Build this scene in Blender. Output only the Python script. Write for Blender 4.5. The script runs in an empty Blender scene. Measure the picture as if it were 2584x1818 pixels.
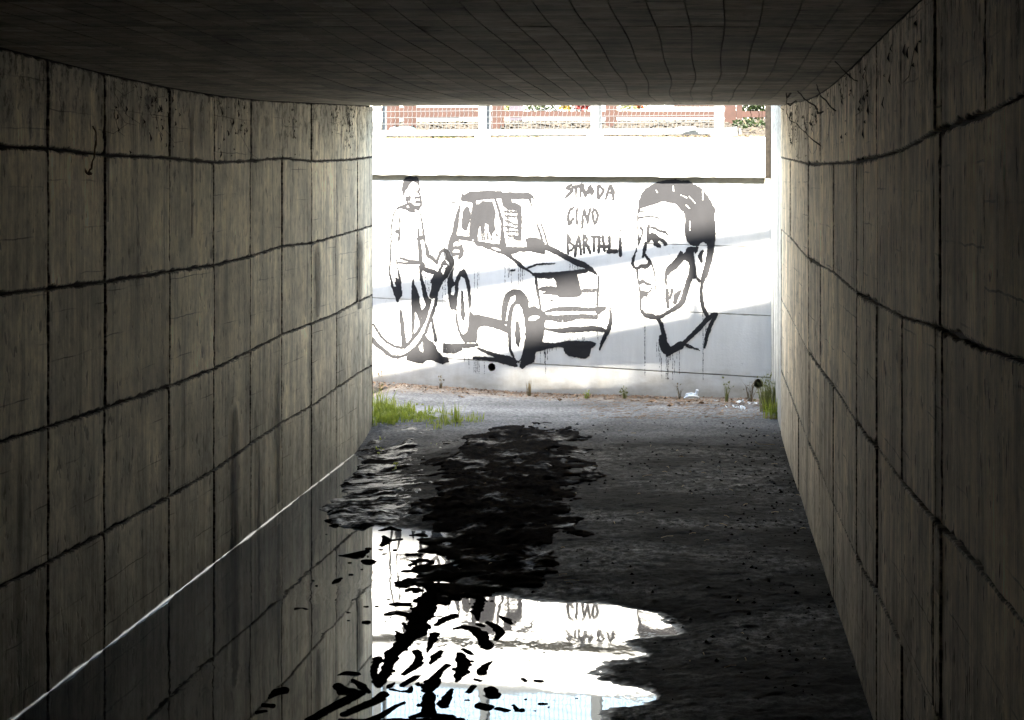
import bpy, bmesh, math, random
import numpy as np
from mathutils import Vector, Matrix

random.seed(7); np.random.seed(7)
SC = bpy.context.scene
COL = SC.collection

# ------------------------------------------------------------------ camera, light, exposure
F, CX, HY, HC = 5066.7, 1292.0, 472.9, 1.84       # focal length and principal point in photo pixels, eye height over the water
cam_d = bpy.data.cameras.new('camera'); cam = bpy.data.objects.new('camera', cam_d); COL.objects.link(cam)
cam.location = (0, 0, HC); cam.rotation_euler = (math.radians(90), 0, 0)
cam_d.sensor_width = 36; cam_d.lens = 36*F/2584; cam_d.shift_y = -(909-HY)/2584
cam_d.clip_start = 0.05; cam_d.clip_end = 500
SC.camera = cam

TX, TEL = 0.086, 1.2                                # sunlight travels along (TX, 1, -TEL)
SUN_EL = math.atan(TEL/math.hypot(TX, 1))
W = bpy.data.worlds.new('World'); SC.world = W; W.use_nodes = True
nt = W.node_tree; bg = nt.nodes['Background']
sky = nt.nodes.new('ShaderNodeTexSky'); sky.sky_type = 'NISHITA'; sky.sun_disc = False
sky.sun_elevation = SUN_EL; sky.sun_rotation = math.radians(180)+math.atan(TX)
sky.air_density = 1.0; sky.dust_density = 0.4; sky.ozone_density = 1.2
vm = nt.nodes.new('ShaderNodeVectorMath'); vm.operation = 'MULTIPLY'; vm.inputs[1].default_value = (1.16, 1.03, .84)
nt.links.new(sky.outputs[0], vm.inputs[0]); nt.links.new(vm.outputs[0], bg.inputs[0]); bg.inputs[1].default_value = 0.078
sl = bpy.data.lights.new('sun', 'SUN'); so = bpy.data.objects.new('sun', sl); COL.objects.link(so)
sl.energy = 3.1; sl.angle = math.radians(2.2); sl.color = (1, .93, .80)
so.rotation_euler = Vector((TX, 1, -TEL)).to_track_quat('-Z', 'Y').to_euler()
SC.view_settings.view_transform = 'Standard'; SC.view_settings.look = 'None'
SC.view_settings.exposure = 4.35; SC.view_settings.gamma = 1; SC.view_settings.use_curve_mapping = False
SC.render.engine = 'CYCLES'
SC.cycles.max_bounces = 12; SC.cycles.diffuse_bounces = 8; SC.cycles.glossy_bounces = 4
SC.cycles.transparent_max_bounces = 12; SC.cycles.use_denoising = True
SC.cycles.sample_clamp_indirect = 0; SC.cycles.caustics_reflective = True

# ------------------------------------------------------------------ helpers
def px(x, y, D):                                    # photo pixel at depth D -> world point
    return ((x-CX)*D/F, D, HC-(y-HY)*D/F)
OV = 2584/2295.0
def ov(x, y, D): return px(x*OV, y*OV, D)

def tag(o, label=None, cat=None, group=None, kind=None):
    if label: o['label'] = label
    if cat: o['category'] = cat
    if group: o['group'] = group
    if kind: o['kind'] = kind
    return o
def mesh(name, V, Fc, mat, parent=None, uv=None, attrs=None, smooth=False, loc=None):
    me = bpy.data.meshes.new(name)
    V = np.asarray(V, dtype=float)
    if loc is not None: V = V-np.asarray(loc)
    if isinstance(Fc, np.ndarray):
        nf, k = Fc.shape
        me.vertices.add(len(V)); me.vertices.foreach_set('co', V.ravel())
        me.loops.add(nf*k); me.loops.foreach_set('vertex_index', Fc.ravel().astype(np.int32))
        me.polygons.add(nf); me.polygons.foreach_set('loop_start', np.arange(0, nf*k, k, dtype=np.int32))
        me.polygons.foreach_set('loop_total', np.full(nf, k, dtype=np.int32))
        me.update(calc_edges=True)
    else:
        me.from_pydata([tuple(v) for v in V], [], [tuple(f) for f in Fc]); me.update()
    if uv is not None:
        uv = np.asarray(uv, dtype=float); l = me.uv_layers.new(name='UVMap')
        idx = np.empty(len(me.loops), dtype=np.int32); me.loops.foreach_get('vertex_index', idx)
        l.data.foreach_set('uv', uv[idx].ravel())
    for k, a in (attrs or {}).items():
        at = me.attributes.new(k, 'FLOAT', 'POINT'); at.data.foreach_set('value', np.asarray(a, dtype=np.float32))
    if smooth: me.polygons.foreach_set('use_smooth', [True]*len(me.polygons))
    if mat: me.materials.append(mat)
    o = bpy.data.objects.new(name, me); COL.objects.link(o)
    if loc is not None: o.location = loc
    if parent is not None:
        o.parent = parent
        if loc is not None: o.location = Vector(loc)-parent.location
        else: o.location = -parent.location
    return o
def empty(name, loc):
    o = bpy.data.objects.new(name, None); COL.objects.link(o); o.location = loc; o.empty_display_size = .1
    return o

class MB:                                           # collects solids into one mesh
    def __init__(s): s.v = []; s.f = []
    def add(s, V, Fs):
        n = len(s.v); s.v += [tuple(p) for p in V]; s.f += [tuple(i+n for i in f) for f in Fs]
    def box8(s, P):                                 # P: 4 bottom corners, 4 top corners
        s.add(P, [(3,2,1,0),(4,5,6,7),(0,1,5,4),(1,2,6,5),(2,3,7,6),(3,0,4,7)])
    def box(s, a, b):
        (x0,y0,z0),(x1,y1,z1) = a, b
        s.box8([(x0,y0,z0),(x1,y0,z0),(x1,y1,z0),(x0,y1,z0),(x0,y0,z1),(x1,y0,z1),(x1,y1,z1),(x0,y1,z1)])
    def bar(s, p, q, w, h, up=(0,0,1)):             # rectangular bar from p to q
        p, q = Vector(p), Vector(q); d = (q-p).normalized(); u = Vector(up)
        a = d.cross(u).normalized(); b = a.cross(d).normalized()
        c = [(-a*w-b*h)/2, (a*w-b*h)/2, (a*w+b*h)/2, (-a*w+b*h)/2]
        s.box8([p+c[0],p+c[1],q+c[1],q+c[0],p+c[3],p+c[2],q+c[2],q+c[3]])
    def tube(s, pts, rad, n=6, cap=True):
        pts = [Vector(p) for p in pts]; m = len(pts)
        if not hasattr(rad, '__len__'): rad = [rad]*m
        base = len(s.v); prev = None
        for i, p in enumerate(pts):
            d = (pts[min(i+1, m-1)]-pts[max(i-1, 0)]).normalized()
            if prev is None:
                a = d.orthogonal().normalized()
            else:
                a = (prev-d*prev.dot(d))
                a = a.normalized() if a.length > 1e-6 else d.orthogonal().normalized()
            prev = a; b = d.cross(a)
            for k in range(n):
                t = 2*math.pi*k/n
                s.v.append(tuple(p+(a*math.cos(t)+b*math.sin(t))*rad[i]))
        for i in range(m-1):
            for k in range(n):
                k2 = (k+1) % n
                s.f.append((base+i*n+k, base+i*n+k2, base+(i+1)*n+k2, base+(i+1)*n+k))
        if cap:
            s.f.append(tuple(base+k for k in range(n))[::-1]); s.f.append(tuple(base+(m-1)*n+k for k in range(n)))
    def build(s, name, mat, parent=None, loc=None, smooth=False):
        return mesh(name, s.v, s.f, mat, parent, loc=loc, smooth=smooth)

def vnoise(x, y, seed=0):                           # smooth lattice noise in -1..1
    rs = np.random.RandomState(seed); T = rs.rand(256, 256)*2-1
    xi = np.floor(x).astype(int); yi = np.floor(y).astype(int); fx = x-xi; fy = y-yi
    fx = fx*fx*(3-2*fx); fy = fy*fy*(3-2*fy)
    a = T[xi & 255, yi & 255]; b = T[(xi+1) & 255, yi & 255]; c = T[xi & 255, (yi+1) & 255]; d = T[(xi+1) & 255, (yi+1) & 255]
    return (a*(1-fx)+b*fx)*(1-fy)+(c*(1-fx)+d*fx)*fy
def fbm(x, y, seed=0, octv=4, gain=.5):
    s = 0; a = 1; t = 0
    for i in range(octv):
        s = s+a*vnoise(x*2**i+i*17.3, y*2**i+i*9.1, seed+i); t += a; a *= gain
    return s/t
def in_poly(P, x, y):
    P = np.asarray(P, float); r = np.zeros(x.shape, bool); n = len(P)
    for i in range(n):
        x0, y0 = P[i]; x1, y1 = P[(i+1) % n]
        if y0 == y1: continue
        c = ((y0 > y) != (y1 > y)) & (x < (x1-x0)*(y-y0)/(y1-y0)+x0)
        r ^= c
    return r
def blur(a, s0, s1):
    for ax, s in ((0, s0), (1, s1)):
        if s <= 0: continue
        k = int(3*s)+1; w = np.exp(-.5*(np.arange(-k, k+1)/s)**2); w /= w.sum()
        p = np.pad(a, [(k, k) if i == ax else (0, 0) for i in (0, 1)], mode='edge')
        a = sum(w[j]*(p[j:j+a.shape[0], :] if ax == 0 else p[:, j:j+a.shape[1]]) for j in range(2*k+1))
    return a
def grid_faces(n, m, keep=None):
    i = np.arange(n-1)[:, None]*m+np.arange(m-1)[None, :]
    q = np.stack([i, i+m, i+m+1, i+1], -1).reshape(-1, 4)
    if keep is not None: q = q[keep.ravel()]
    return q
def compact(V, Fq):
    u, inv = np.unique(Fq.ravel(), return_inverse=True)
    return V[u], inv.reshape(Fq.shape), u

# ------------------------------------------------------------------ materials
def mat(name, color=(.5,.5,.5), rough=.7, spec=.5, metal=0):
    m = bpy.data.materials.new(name); m.use_nodes = True; b = m.node_tree.nodes['Principled BSDF']
    b.inputs['Base Color'].default_value = (*color, 1); b.inputs['Roughness'].default_value = rough
    b.inputs['Specular IOR Level'].default_value = spec; b.inputs['Metallic'].default_value = metal
    return m
class NT:
    def __init__(s, m): s.m = m; s.t = m.node_tree; s.b = s.t.nodes['Principled BSDF']; s.L = s.t.links.new
    def n(s, typ, **k):
        o = s.t.nodes.new('ShaderNode'+typ)
        for a, b in k.items(): setattr(o, a, b)
        return o
    def val(s, sock, v):
        if hasattr(v, 'is_output') or hasattr(v, 'links'): s.L(v, sock)
        else: sock.default_value = v
    def math(s, op, a, b=0.0, c=None, clamp=False):
        o = s.n('Math', operation=op, use_clamp=clamp); s.val(o.inputs[0], a); s.val(o.inputs[1], b)
        if c is not None: s.val(o.inputs[2], c)
        return o.outputs[0]
    def noise(s, vec, scale=(1,1,1), detail=4, rough=.55, off=(0,0,0)):
        mp = s.n('Mapping'); mp.inputs['Scale'].default_value = scale; mp.inputs['Location'].default_value = off
        s.L(vec, mp.inputs[0]); o = s.n('TexNoise'); o.inputs['Scale'].default_value = 1
        o.inputs['Detail'].default_value = detail; o.inputs['Roughness'].default_value = rough
        s.L(mp.outputs[0], o.inputs['Vector']); return o.outputs[0]
    def ramp(s, v, a, b, lo=0.0, hi=1.0):
        o = s.n('MapRange'); o.clamp = True; s.val(o.inputs[0], v)
        o.inputs[1].default_value = a; o.inputs[2].default_value = b; o.inputs[3].default_value = lo; o.inputs[4].default_value = hi
        return o.outputs[0]
    def mix(s, f, a, b):
        o = s.n('Mix', data_type='RGBA'); s.val(o.inputs[0], f)
        for k, v in ((6, a), (7, b)):
            if isinstance(v, tuple): o.inputs[k].default_value = (*v, 1)
            else: s.L(v, o.inputs[k])
        return o.outputs[2]
    def mul(s, col, f):
        o = s.n('VectorMath', operation='SCALE'); s.val(o.inputs[0], col); s.val(o.inputs[3], f); return o.outputs[0]
    def bump(s, h, strength=.5, dist=.01, normal=None):
        o = s.n('Bump'); o.inputs['Strength'].default_value = strength; o.inputs['Distance'].default_value = dist
        s.L(h, o.inputs['Height'])
        if normal is not None: s.L(normal, o.inputs['Normal'])
        return o.outputs[0]
    def pos(s): return s.n('NewGeometry').outputs['Position']
    def uv(s): return s.n('TexCoord').outputs['UV']
    def attr(s, name): return s.n('Attribute', attribute_name=name).outputs['Fac']
    def rnd(s): return s.n('ObjectInfo').outputs['Random']
    def sep(s, v): o = s.n('SeparateXYZ'); s.L(v, o.inputs[0]); return o.outputs
    def comb(s, x, y, z=0.0):
        o = s.n('CombineXYZ'); s.val(o.inputs[0], x); s.val(o.inputs[1], y); s.val(o.inputs[2], z); return o.outputs[0]

def concrete(name, base, dark, grain, grime_amt=1.0, along=0, boards=True, spots=.5, streaky=1.0):
    """board-marked concrete; UV is (metres along, metres up); grain lines run vertically, or across when along=1"""
    m = mat(name, base, .9, .2); N = NT(m)
    uv = N.uv(); s3 = N.sep(uv); r = N.rnd()
    off = N.math('MULTIPLY', r, 37.0)
    v = N.comb(s3[0], s3[1], off)
    w = N.comb(s3[0], s3[1], 3.0)                   # not broken at the joints
    sc = (lambda a, b: (a, b, 1)) if not along else (lambda a, b: (b, a, 1))
    fine = N.noise(v, sc(grain*1.6, 3.2), 6, .72)
    mid = N.noise(v, sc(grain*.32, .9), 4, .65)
    streak = N.noise(w, sc(9, .5), 5, .7, (3, 1, 0))
    blot = N.noise(w, (3.1, 2.3, 1), 6, .68)
    mott = N.noise(w, (17, 13, 1), 4, .7, (1, 7, 0))
    sp = N.noise(v, sc(30, 13), 2, .5)
    sp2 = N.noise(w, sc(13, 5), 3, .5, (4, 4, 4))
    col = N.mix(N.ramp(mid, .32, .68), dark, base)
    col = N.mix(N.ramp(blot, .35, .65, 0, .55), col, tuple(c*k for c, k in zip(base, (.98, .92, .82))))
    f = N.ramp(fine, .28, .72, 1-.24*streaky, 1+.26*streaky)
    f = N.math('MULTIPLY', f, N.ramp(streak, .34, .56, .66, 1.12))
    f = N.math('MULTIPLY', f, N.ramp(blot, .30, .60, .62, 1.18))
    f = N.math('MULTIPLY', f, N.ramp(mott, .30, .56, .72, 1.08))
    f = N.math('MULTIPLY', f, N.ramp(r, 0, 1, .78, 1.15))
    f = N.math('MULTIPLY', f, N.ramp(sp, .665, .69, 1.0, 1-spots*1.0))
    f = N.math('MULTIPLY', f, N.ramp(sp2, .68, .70, 1.0, 1-spots*.95))
    if boards:
        ax = s3[1]
        bv = N.math('ADD', N.math('MULTIPLY', ax, 5.6), N.math('MULTIPLY', r, 5.0))
        wob = N.math('MULTIPLY', N.math('SUBTRACT', N.noise(v, (5, 3, 1), 3), .5), .14)
        fr = N.math('FRACT', N.math('ADD', bv, wob))
        line = N.math('LESS_THAN', fr, .028)
        msk = N.ramp(N.noise(v, (2.3, 2.6, 1), 3, .6, (3, 9, 4)), .48, .62)
        f = N.math('MULTIPLY', f, N.math('SUBTRACT', 1.0, N.math('MULTIPLY', line, N.math('MULTIPLY', msk, .55))))
    if not along:
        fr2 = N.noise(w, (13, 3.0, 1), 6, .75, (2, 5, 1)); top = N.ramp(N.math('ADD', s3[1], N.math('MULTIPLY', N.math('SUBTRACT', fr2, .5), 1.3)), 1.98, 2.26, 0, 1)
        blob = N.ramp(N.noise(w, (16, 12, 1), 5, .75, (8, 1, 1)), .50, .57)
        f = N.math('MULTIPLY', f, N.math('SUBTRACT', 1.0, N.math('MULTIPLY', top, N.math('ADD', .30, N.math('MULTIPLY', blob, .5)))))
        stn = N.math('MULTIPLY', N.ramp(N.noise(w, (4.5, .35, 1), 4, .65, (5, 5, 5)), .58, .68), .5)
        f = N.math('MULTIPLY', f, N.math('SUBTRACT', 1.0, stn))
        low_dark = N.ramp(N.math('ADD', s3[1], N.math('MULTIPLY', N.math('SUBTRACT', N.noise(w, (5, 1.2, 1), 5, .7, (6, 2, 1)), .5), 1.2)), .05, 1.05, .40, 1.0)  # colour darkens towards the bottom of the wall
        f = N.math('MULTIPLY', f, low_dark)
    g = N.attr('grime'); gn = N.noise(v, (46, 46, 1), 3, .6)
    gm = N.ramp(N.math('ADD', N.math('MULTIPLY', g, .9), N.math('MULTIPLY', N.math('SUBTRACT', gn, .5), 1.5)), .60, .98, 0, grime_amt)
    f = N.math('MULTIPLY', f, N.math('SUBTRACT', 1.0, N.math('MULTIPLY', gm, .82)))
    N.L(N.mul(col, f), N.b.inputs['Base Color'])
    h = N.math('ADD', N.math('MULTIPLY', fine, .7), N.math('MULTIPLY', N.ramp(sp, .60, .68, 1, 0), .6))
    h = N.math('ADD', h, N.math('MULTIPLY', mott, .3))
    N.L(N.bump(h, .7, .005), N.b.inputs['Normal'])
    return m
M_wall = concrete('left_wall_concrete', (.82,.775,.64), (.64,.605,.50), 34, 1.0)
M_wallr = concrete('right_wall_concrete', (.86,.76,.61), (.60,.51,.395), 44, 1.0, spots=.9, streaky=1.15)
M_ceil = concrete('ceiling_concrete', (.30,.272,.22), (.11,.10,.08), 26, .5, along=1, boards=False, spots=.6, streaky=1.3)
M_joint = mat('joint_dirt', (.02,.018,.015), .95, .2)
M_outer = concrete('outer_wall_concrete', (.74,.73,.69), (.58,.57,.54), 60, .6, boards=False, spots=.6)

def white_wall_mat():
    m = mat('white_painted_concrete', (.74,.74,.72), .75, .35); N = NT(m); p = N.pos()
    a = N.noise(p, (1.3,1.3,2.2), 4, .6); b = N.noise(p, (60,60,60), 3, .6); c = N.noise(p, (6,6,30), 3, .6)
    low = N.ramp(N.math('ADD', N.sep(p)[2], N.math('MULTIPLY', N.noise(p, (5,5,9), 4, .65), .5)), .35, .62, 0, 1)
    col = N.mix(N.ramp(a, .3, .7), (.72,.715,.69), (.80,.80,.79))
    col = N.mix(low, (.50,.465,.40), col)
    dirt = N.math('MULTIPLY', N.ramp(N.noise(p, (13,13,13), 5, .7), .60, .68), N.ramp(N.noise(p, (2,2,2), 2, .5, (7,1,3)), .56, .66))
    col = N.mix(N.math('MULTIPLY', dirt, .8), col, (.25,.24,.20))
    col = N.mul(col, N.ramp(N.noise(p, (7,7,1.1), 5, .7, (3,3,3)), .35, .65, .90, 1.03))
    g = N.attr('grime'); col = N.mix(N.ramp(N.math('MULTIPLY', g, N.noise(p, (9,9,40), 3)), .42, .60, 0, .7), col, (.25,.23,.2))
    N.L(col, N.b.inputs['Base Color'])
    N.L(N.bump(N.math('ADD', b, N.math('MULTIPLY', c, .7)), .35, .003), N.b.inputs['Normal'])
    return m
M_white = white_wall_mat()
def under_mat():
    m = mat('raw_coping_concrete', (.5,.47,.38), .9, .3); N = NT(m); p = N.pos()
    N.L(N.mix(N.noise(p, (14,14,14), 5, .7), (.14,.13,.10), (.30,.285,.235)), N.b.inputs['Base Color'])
    N.L(N.bump(N.noise(p, (50,50,50), 4, .7), .6, .006), N.b.inputs['Normal']); return m
M_raw = under_mat()
def paint_mat(col):
    m = mat('black_mural_paint', col, .8, .15); N = NT(m); p = N.pos()
    d = N.attr('paint_amount'); n1 = N.noise(p, (120,120,70), 3, .65); n2 = N.noise(p, (9,9,5), 4, .6)
    amp = N.math('ADD', N.math('MULTIPLY', N.math('SUBTRACT', 1.0, d), 2.2), .5)
    a = N.math('ADD', d, N.math('MULTIPLY', N.math('SUBTRACT', n1, .5), amp))
    a = N.math('MULTIPLY', N.math('SUBTRACT', a, .26), 4.0, clamp=True)
    a = N.math('MULTIPLY', a, N.ramp(n2, .25, .6, .97, 1.0))
    N.L(a, N.b.inputs['Alpha'])
    N.L(N.mix(n2, tuple(c*.8 for c in col), tuple(c*1.25 for c in col)), N.b.inputs['Base Color'])
    return m
M_paint = paint_mat((.0235,.0235,.026))

def ground_mat():
    m = mat('wet_asphalt_and_dust', (.05,.045,.04), .8, .3); N = NT(m); p = N.pos(); s3 = N.sep(p)
    n1 = N.noise(p, (1.2,1.2,1), 5, .6); n2 = N.noise(p, (45,45,45), 4, .7); n3 = N.noise(p, (7,7,7), 5, .65)
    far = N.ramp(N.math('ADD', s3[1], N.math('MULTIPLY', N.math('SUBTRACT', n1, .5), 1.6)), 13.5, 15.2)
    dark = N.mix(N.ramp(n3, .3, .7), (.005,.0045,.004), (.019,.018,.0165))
    dust = N.mix(N.ramp(n2, .3, .7), (.155,.148,.145), (.265,.255,.245))
    earth = N.mix(N.ramp(n3, .35, .65), (.20,.15,.11), (.38,.32,.26))
    edge = N.ramp(N.math('ADD', N.math('ADD', s3[1], N.math('MULTIPLY', s3[0], .23)), N.math('MULTIPLY', n3, .5)), 16.1, 16.5)
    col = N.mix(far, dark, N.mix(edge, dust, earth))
    col = N.mul(col, N.math('MULTIPLY', N.ramp(n2, .3, .7, .65, 1.3), N.math('MULTIPLY', N.ramp(N.noise(p, (.9,1.5,1), 5, .65, (7,7,7)), .38, .64, .75, 1.4), N.ramp(N.noise(p, (.35,.35,1), 3, .6, (2,9,7)), .35, .65, .75, 1.3))))
    N.L(col, N.b.inputs['Base Color'])
    wet = N.math('MULTIPLY', N.ramp(N.noise(p, (22,12,1), 5, .8, (4,2,1)), .44, .68), N.ramp(N.noise(p, (1.0,1.3,1), 5, .7, (1,2,1)), .44, .64))
    wet = N.math('MULTIPLY', wet, N.math('SUBTRACT', 1.0, far))
    lowz = N.ramp(s3[2], 0.0005, 0.005, .8, 0)
    wet = N.math('MAXIMUM', N.math('MULTIPLY', wet, .6), lowz)
    N.L(N.ramp(wet, 0, 1, .9, .34), N.b.inputs['Roughness'])
    N.L(N.ramp(wet, 0, 1, .03, .5), N.b.inputs['Specular IOR Level'])
    N.L(N.bump(N.math('ADD', N.math('MULTIPLY', n2, .5), n3), .6, .008), N.b.inputs['Normal'])
    return m
M_ground = ground_mat()
def mud_mat():
    m = mat('black_wet_mud', (.02,.016,.013), .8, .1); N = NT(m); p = N.pos()
    a = N.noise(p, (40,40,40), 5, .7); b = N.noise(p, (6,6,6), 4, .6)
    N.L(N.mix(a, (.0025,.002,.0018), (.009,.007,.006)), N.b.inputs['Base Color'])
    N.L(N.ramp(b, .42, .6, .95, .6), N.b.inputs['Roughness'])
    N.b.inputs['Specular IOR Level'].default_value = 0.0
    N.L(N.bump(a, 1.0, .012), N.b.inputs['Normal']); return m
M_mud = mud_mat()
M_heap = mud_mat(); M_heap.name = 'dark_brown_mud'
for _l in [l for l in M_heap.node_tree.links if l.to_socket.name == 'Base Color']: M_heap.node_tree.links.remove(_l)
_N = NT(M_heap); _p = _N.pos()
_N.L(_N.mix(_N.noise(_p, (30,30,30), 4, .7), (.006,.005,.0045), (.030,.026,.023)), _N.b.inputs['Base Color'])
_N.L(_N.ramp(_N.noise(_p, (5,5,5), 4, .65, (1,1,1)), .55, .68, .95, .5), _N.b.inputs['Roughness'])
_N.L(_N.ramp(_N.noise(_p, (5,5,5), 4, .65, (1,1,1)), .55, .68, .0, .12), _N.b.inputs['Specular IOR Level'])
for _n in M_heap.node_tree.nodes:
    if _n.type == 'BUMP': _n.inputs['Strength'].default_value = .6
def water_mat():
    m = mat('still_murky_water', (.075,.083,.092), .022, .5); N = NT(m); p = N.pos()
    N.b.inputs['IOR'].default_value = 1.43
    n = N.noise(p, (9,3.2,1), 3, .5); n2 = N.noise(p, (1.1,.8,1), 2, .5, (3,3,3))
    h = N.math('MULTIPLY', n, N.ramp(n2, .46, .66, .0, 1.0))
    N.L(N.bump(h, .11, .01), N.b.inputs['Normal']); return m
M_water = water_mat()
def noisy(name, c0, c1, sc=20, rough=.7, bump=.4, dist=.005, spec=.4, metal=0):
    m = mat(name, c0, rough, spec, metal); N = NT(m); p = N.pos(); n = N.noise(p, (sc,sc,sc), 4, .65)
    N.L(N.mix(N.ramp(n, .3, .7), c0, c1), N.b.inputs['Base Color'])
    if bump: N.L(N.bump(n, bump, dist), N.b.inputs['Normal'])
    return m
M_galv = noisy('galvanised_steel', (.075,.081,.085), (.11,.117,.12), 30, .7, .1, .002, .2, 0)
M_rust = noisy('rust_red_paint', (.022,.0066,.0028), (.034,.0108,.0052), 12, .6, .15)
M_dark = noisy('dark_steel', (.035,.03,.04), (.06,.05,.06), 12, .6, .15)
M_gravel = noisy('embankment_gravel', (.012,.0095,.0068), (.045,.037,.027), 16, .95, 1.0, .03)
M_stone = noisy('pale_stone', (.016,.013,.010), (.058,.048,.036), 9, .95, .4)
M_litter = noisy('dry_litter', (.14,.08,.045), (.42,.27,.16), 3.1, .9, .2)
M_bark = noisy('dry_stem', (.12,.09,.05), (.25,.2,.12), 30, .9, .2)
def leaf_mat(name, c0, c1):
    m = mat(name, c0, .55, .35); N = NT(m); g = N.noise(N.pos(), (23,23,23), 2)
    N.L(N.mix(N.ramp(g, .3, .7), c0, c1), N.b.inputs['Base Color'])
    tr = N.n('BsdfTranslucent'); N.L(N.mix(g, c0, c1), tr.inputs[0]); ms = N.n('MixShader'); ms.inputs[0].default_value = .35
    out = m.node_tree.nodes['Material Output']; N.L(N.b.outputs[0], ms.inputs[1]); N.L(tr.outputs[0], ms.inputs[2]); N.L(ms.outputs[0], out.inputs[0])
    return m
M_grass = leaf_mat('bright_grass', (.22,.29,.035), (.40,.43,.08))
M_leaf = leaf_mat('shrub_leaf', (.010,.021,.005), (.030,.046,.011))
M_weed = leaf_mat('pale_weed', (.16,.18,.06), (.27,.27,.11))
M_straw = leaf_mat('straw', (.20,.15,.07), (.36,.27,.13))
M_yel = mat('yellow_petal', (.16,.10,.004), .6); M_red = mat('red_petal', (.14,.012,.008), .6); M_org = mat('orange_petal', (.16,.035,.004), .6)
M_plast = mat('white_plastic', (.78,.82,.85), .35, .5); M_teal = mat('teal_plastic', (.12,.48,.45), .35, .5)
M_slick = mat('wet_silt', (.12,.11,.10), .30, .7)
M_web = mat('dusty_cobweb', (.05,.045,.04), .95, .1)
M_soil = noisy('topsoil', (.14,.12,.09), (.26,.23,.18), 5, .95, .5, .02)
M_shed = mat('grey_blue_render', (.035,.037,.045), .8)
M_stain = noisy('dark_seep', (.09,.078,.068), (.17,.15,.125), 30, .9, .3, .003, .1)
M_gapshade = noisy('gap_shade_strip', (.010,.009,.008), (.026,.022,.018), 30, .95, .5, .005, .1)  # near-black that paints in the shade of the open coping gap

# ------------------------------------------------------------------ tunnel lines (metres)
def xl(D): return -2.365+.0922*D                    # face of the left wall
def xr(D): return .595+.0918*D                      # face of the right wall
CZ = ([-40, 4, 6, 8, 9, 10, 11, 12.65, 14.7], [2.36, 2.35, 2.33, 2.295, 2.287, 2.295, 2.315, 2.37, 2.434])
def zc(D): return float(np.interp(D, *CZ))
def Dl(x): return -2.365/((x*OV-CX)/F-.0922)        # depth where picture column x (overview) meets the left wall
def Dr(x): return .595/((x*OV-CX)/F-.0918)
def zat(y, D): return HC-(y*OV-HY)*D/F
DLE, DRE = 14.63, 14.09                             # tunnel mouth at the left and the right wall
def mural_D(X): return 16.0+.2266*(2.0604-X)
LN = (1/math.hypot(1, .0922))

def panel(name, s0, s1, zb, zt, P, m, parent, gap=.006, depth=.022, nb=14, jit=.0035, rim=.03, proud=0.0, gu=1.0):
    """one cast panel: P(s, z, off) -> world; zb/zt: (left, right) heights"""
    def pt(u, v):
        s = s0+(s1-s0)*u
        lo = zb[0]+(zb[1]-zb[0])*u; hi = zt[0]+(zt[1]-zt[0])*u
        return s, lo+(hi-lo)*v
    ring = []
    for k in range(nb): ring.append((k/nb, 0))
    for k in range(nb): ring.append((1, k/nb))
    for k in range(nb): ring.append((1-k/nb, 1))
    for k in range(nb): ring.append((0, 1-k/nb))
    V = []; UV = []; G = []; n = len(ring)
    w = abs(s1-s0); h = .5*(zt[0]+zt[1]-zb[0]-zb[1]); h = max(h, .05)
    J = [random.random()**3*jit*2 for _ in ring]
    for lay, (ins, off, g) in enumerate(((gap, -depth, 1), (gap, -.003, 1), (gap+.004, 0, .85), (gap+.004+rim, 0, 0))):
        for i, (u, v) in enumerate(ring):
            j = J[i]*(lay < 3)
            iu = ins+gap*(gu-1)+j*(1+.6*(gu > 1)); uu = min(max(u, iu/w), 1-iu/w); vv = min(max(v, (ins+j)/h), 1-(ins+j)/h)
            s, z = pt(uu, vv); V.append(P(s, z, off+proud)); UV.append((s, z)); G.append(g)
    Fs = []
    for l in range(3):
        for i in range(n):
            k = (i+1) % n; Fs.append((l*n+i, l*n+k, (l+1)*n+k, (l+1)*n+i))
    Fs.append(tuple(3*n+i for i in range(n)))
    return mesh(name, V, Fs, m, parent, uv=UV, attrs={'grime': G})

def interp_line(pts): xs = [p[0] for p in pts]; ys = [p[1] for p in pts]; return lambda x: float(np.interp(x, xs, ys))
# ---- left wall
JL = [interp_line(p) for p in (
 [(-300,322),(0,326),(108,334),(235,348),(380,355),(480,365),(562,361),(632,355),(698,362),(753,360),(801,357),(835,352)],
 [(-300,700),(0,658),(108,647),(235,632),(380,609),(480,595),(562,575),(632,552),(698,546),(753,530),(801,517),(835,506)],
 [(-300,1075),(0,992),(108,958),(235,916),(380,866),(480,827),(562,787),(632,751),(698,726),(753,704),(801,678),(835,661)],
 [(-300,1450),(0,1323),(108,1261),(235,1194),(380,1114),(480,1055),(562,996),(632,947),(698,911),(753,871),(801,838),(835,820)])]
LW = empty('concrete_wall', (xl(10), 10, 0))
tag(LW, 'left tunnel wall of board-marked concrete panels rising from standing water', 'wall')
PL = lambda s, z, off: (xl(s)+off*LN, s-off*LN*.0922, z)
cols = [-430, -60, 108, 235, 380, 480, 562, 632, 698, 753, 801, 835]
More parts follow.
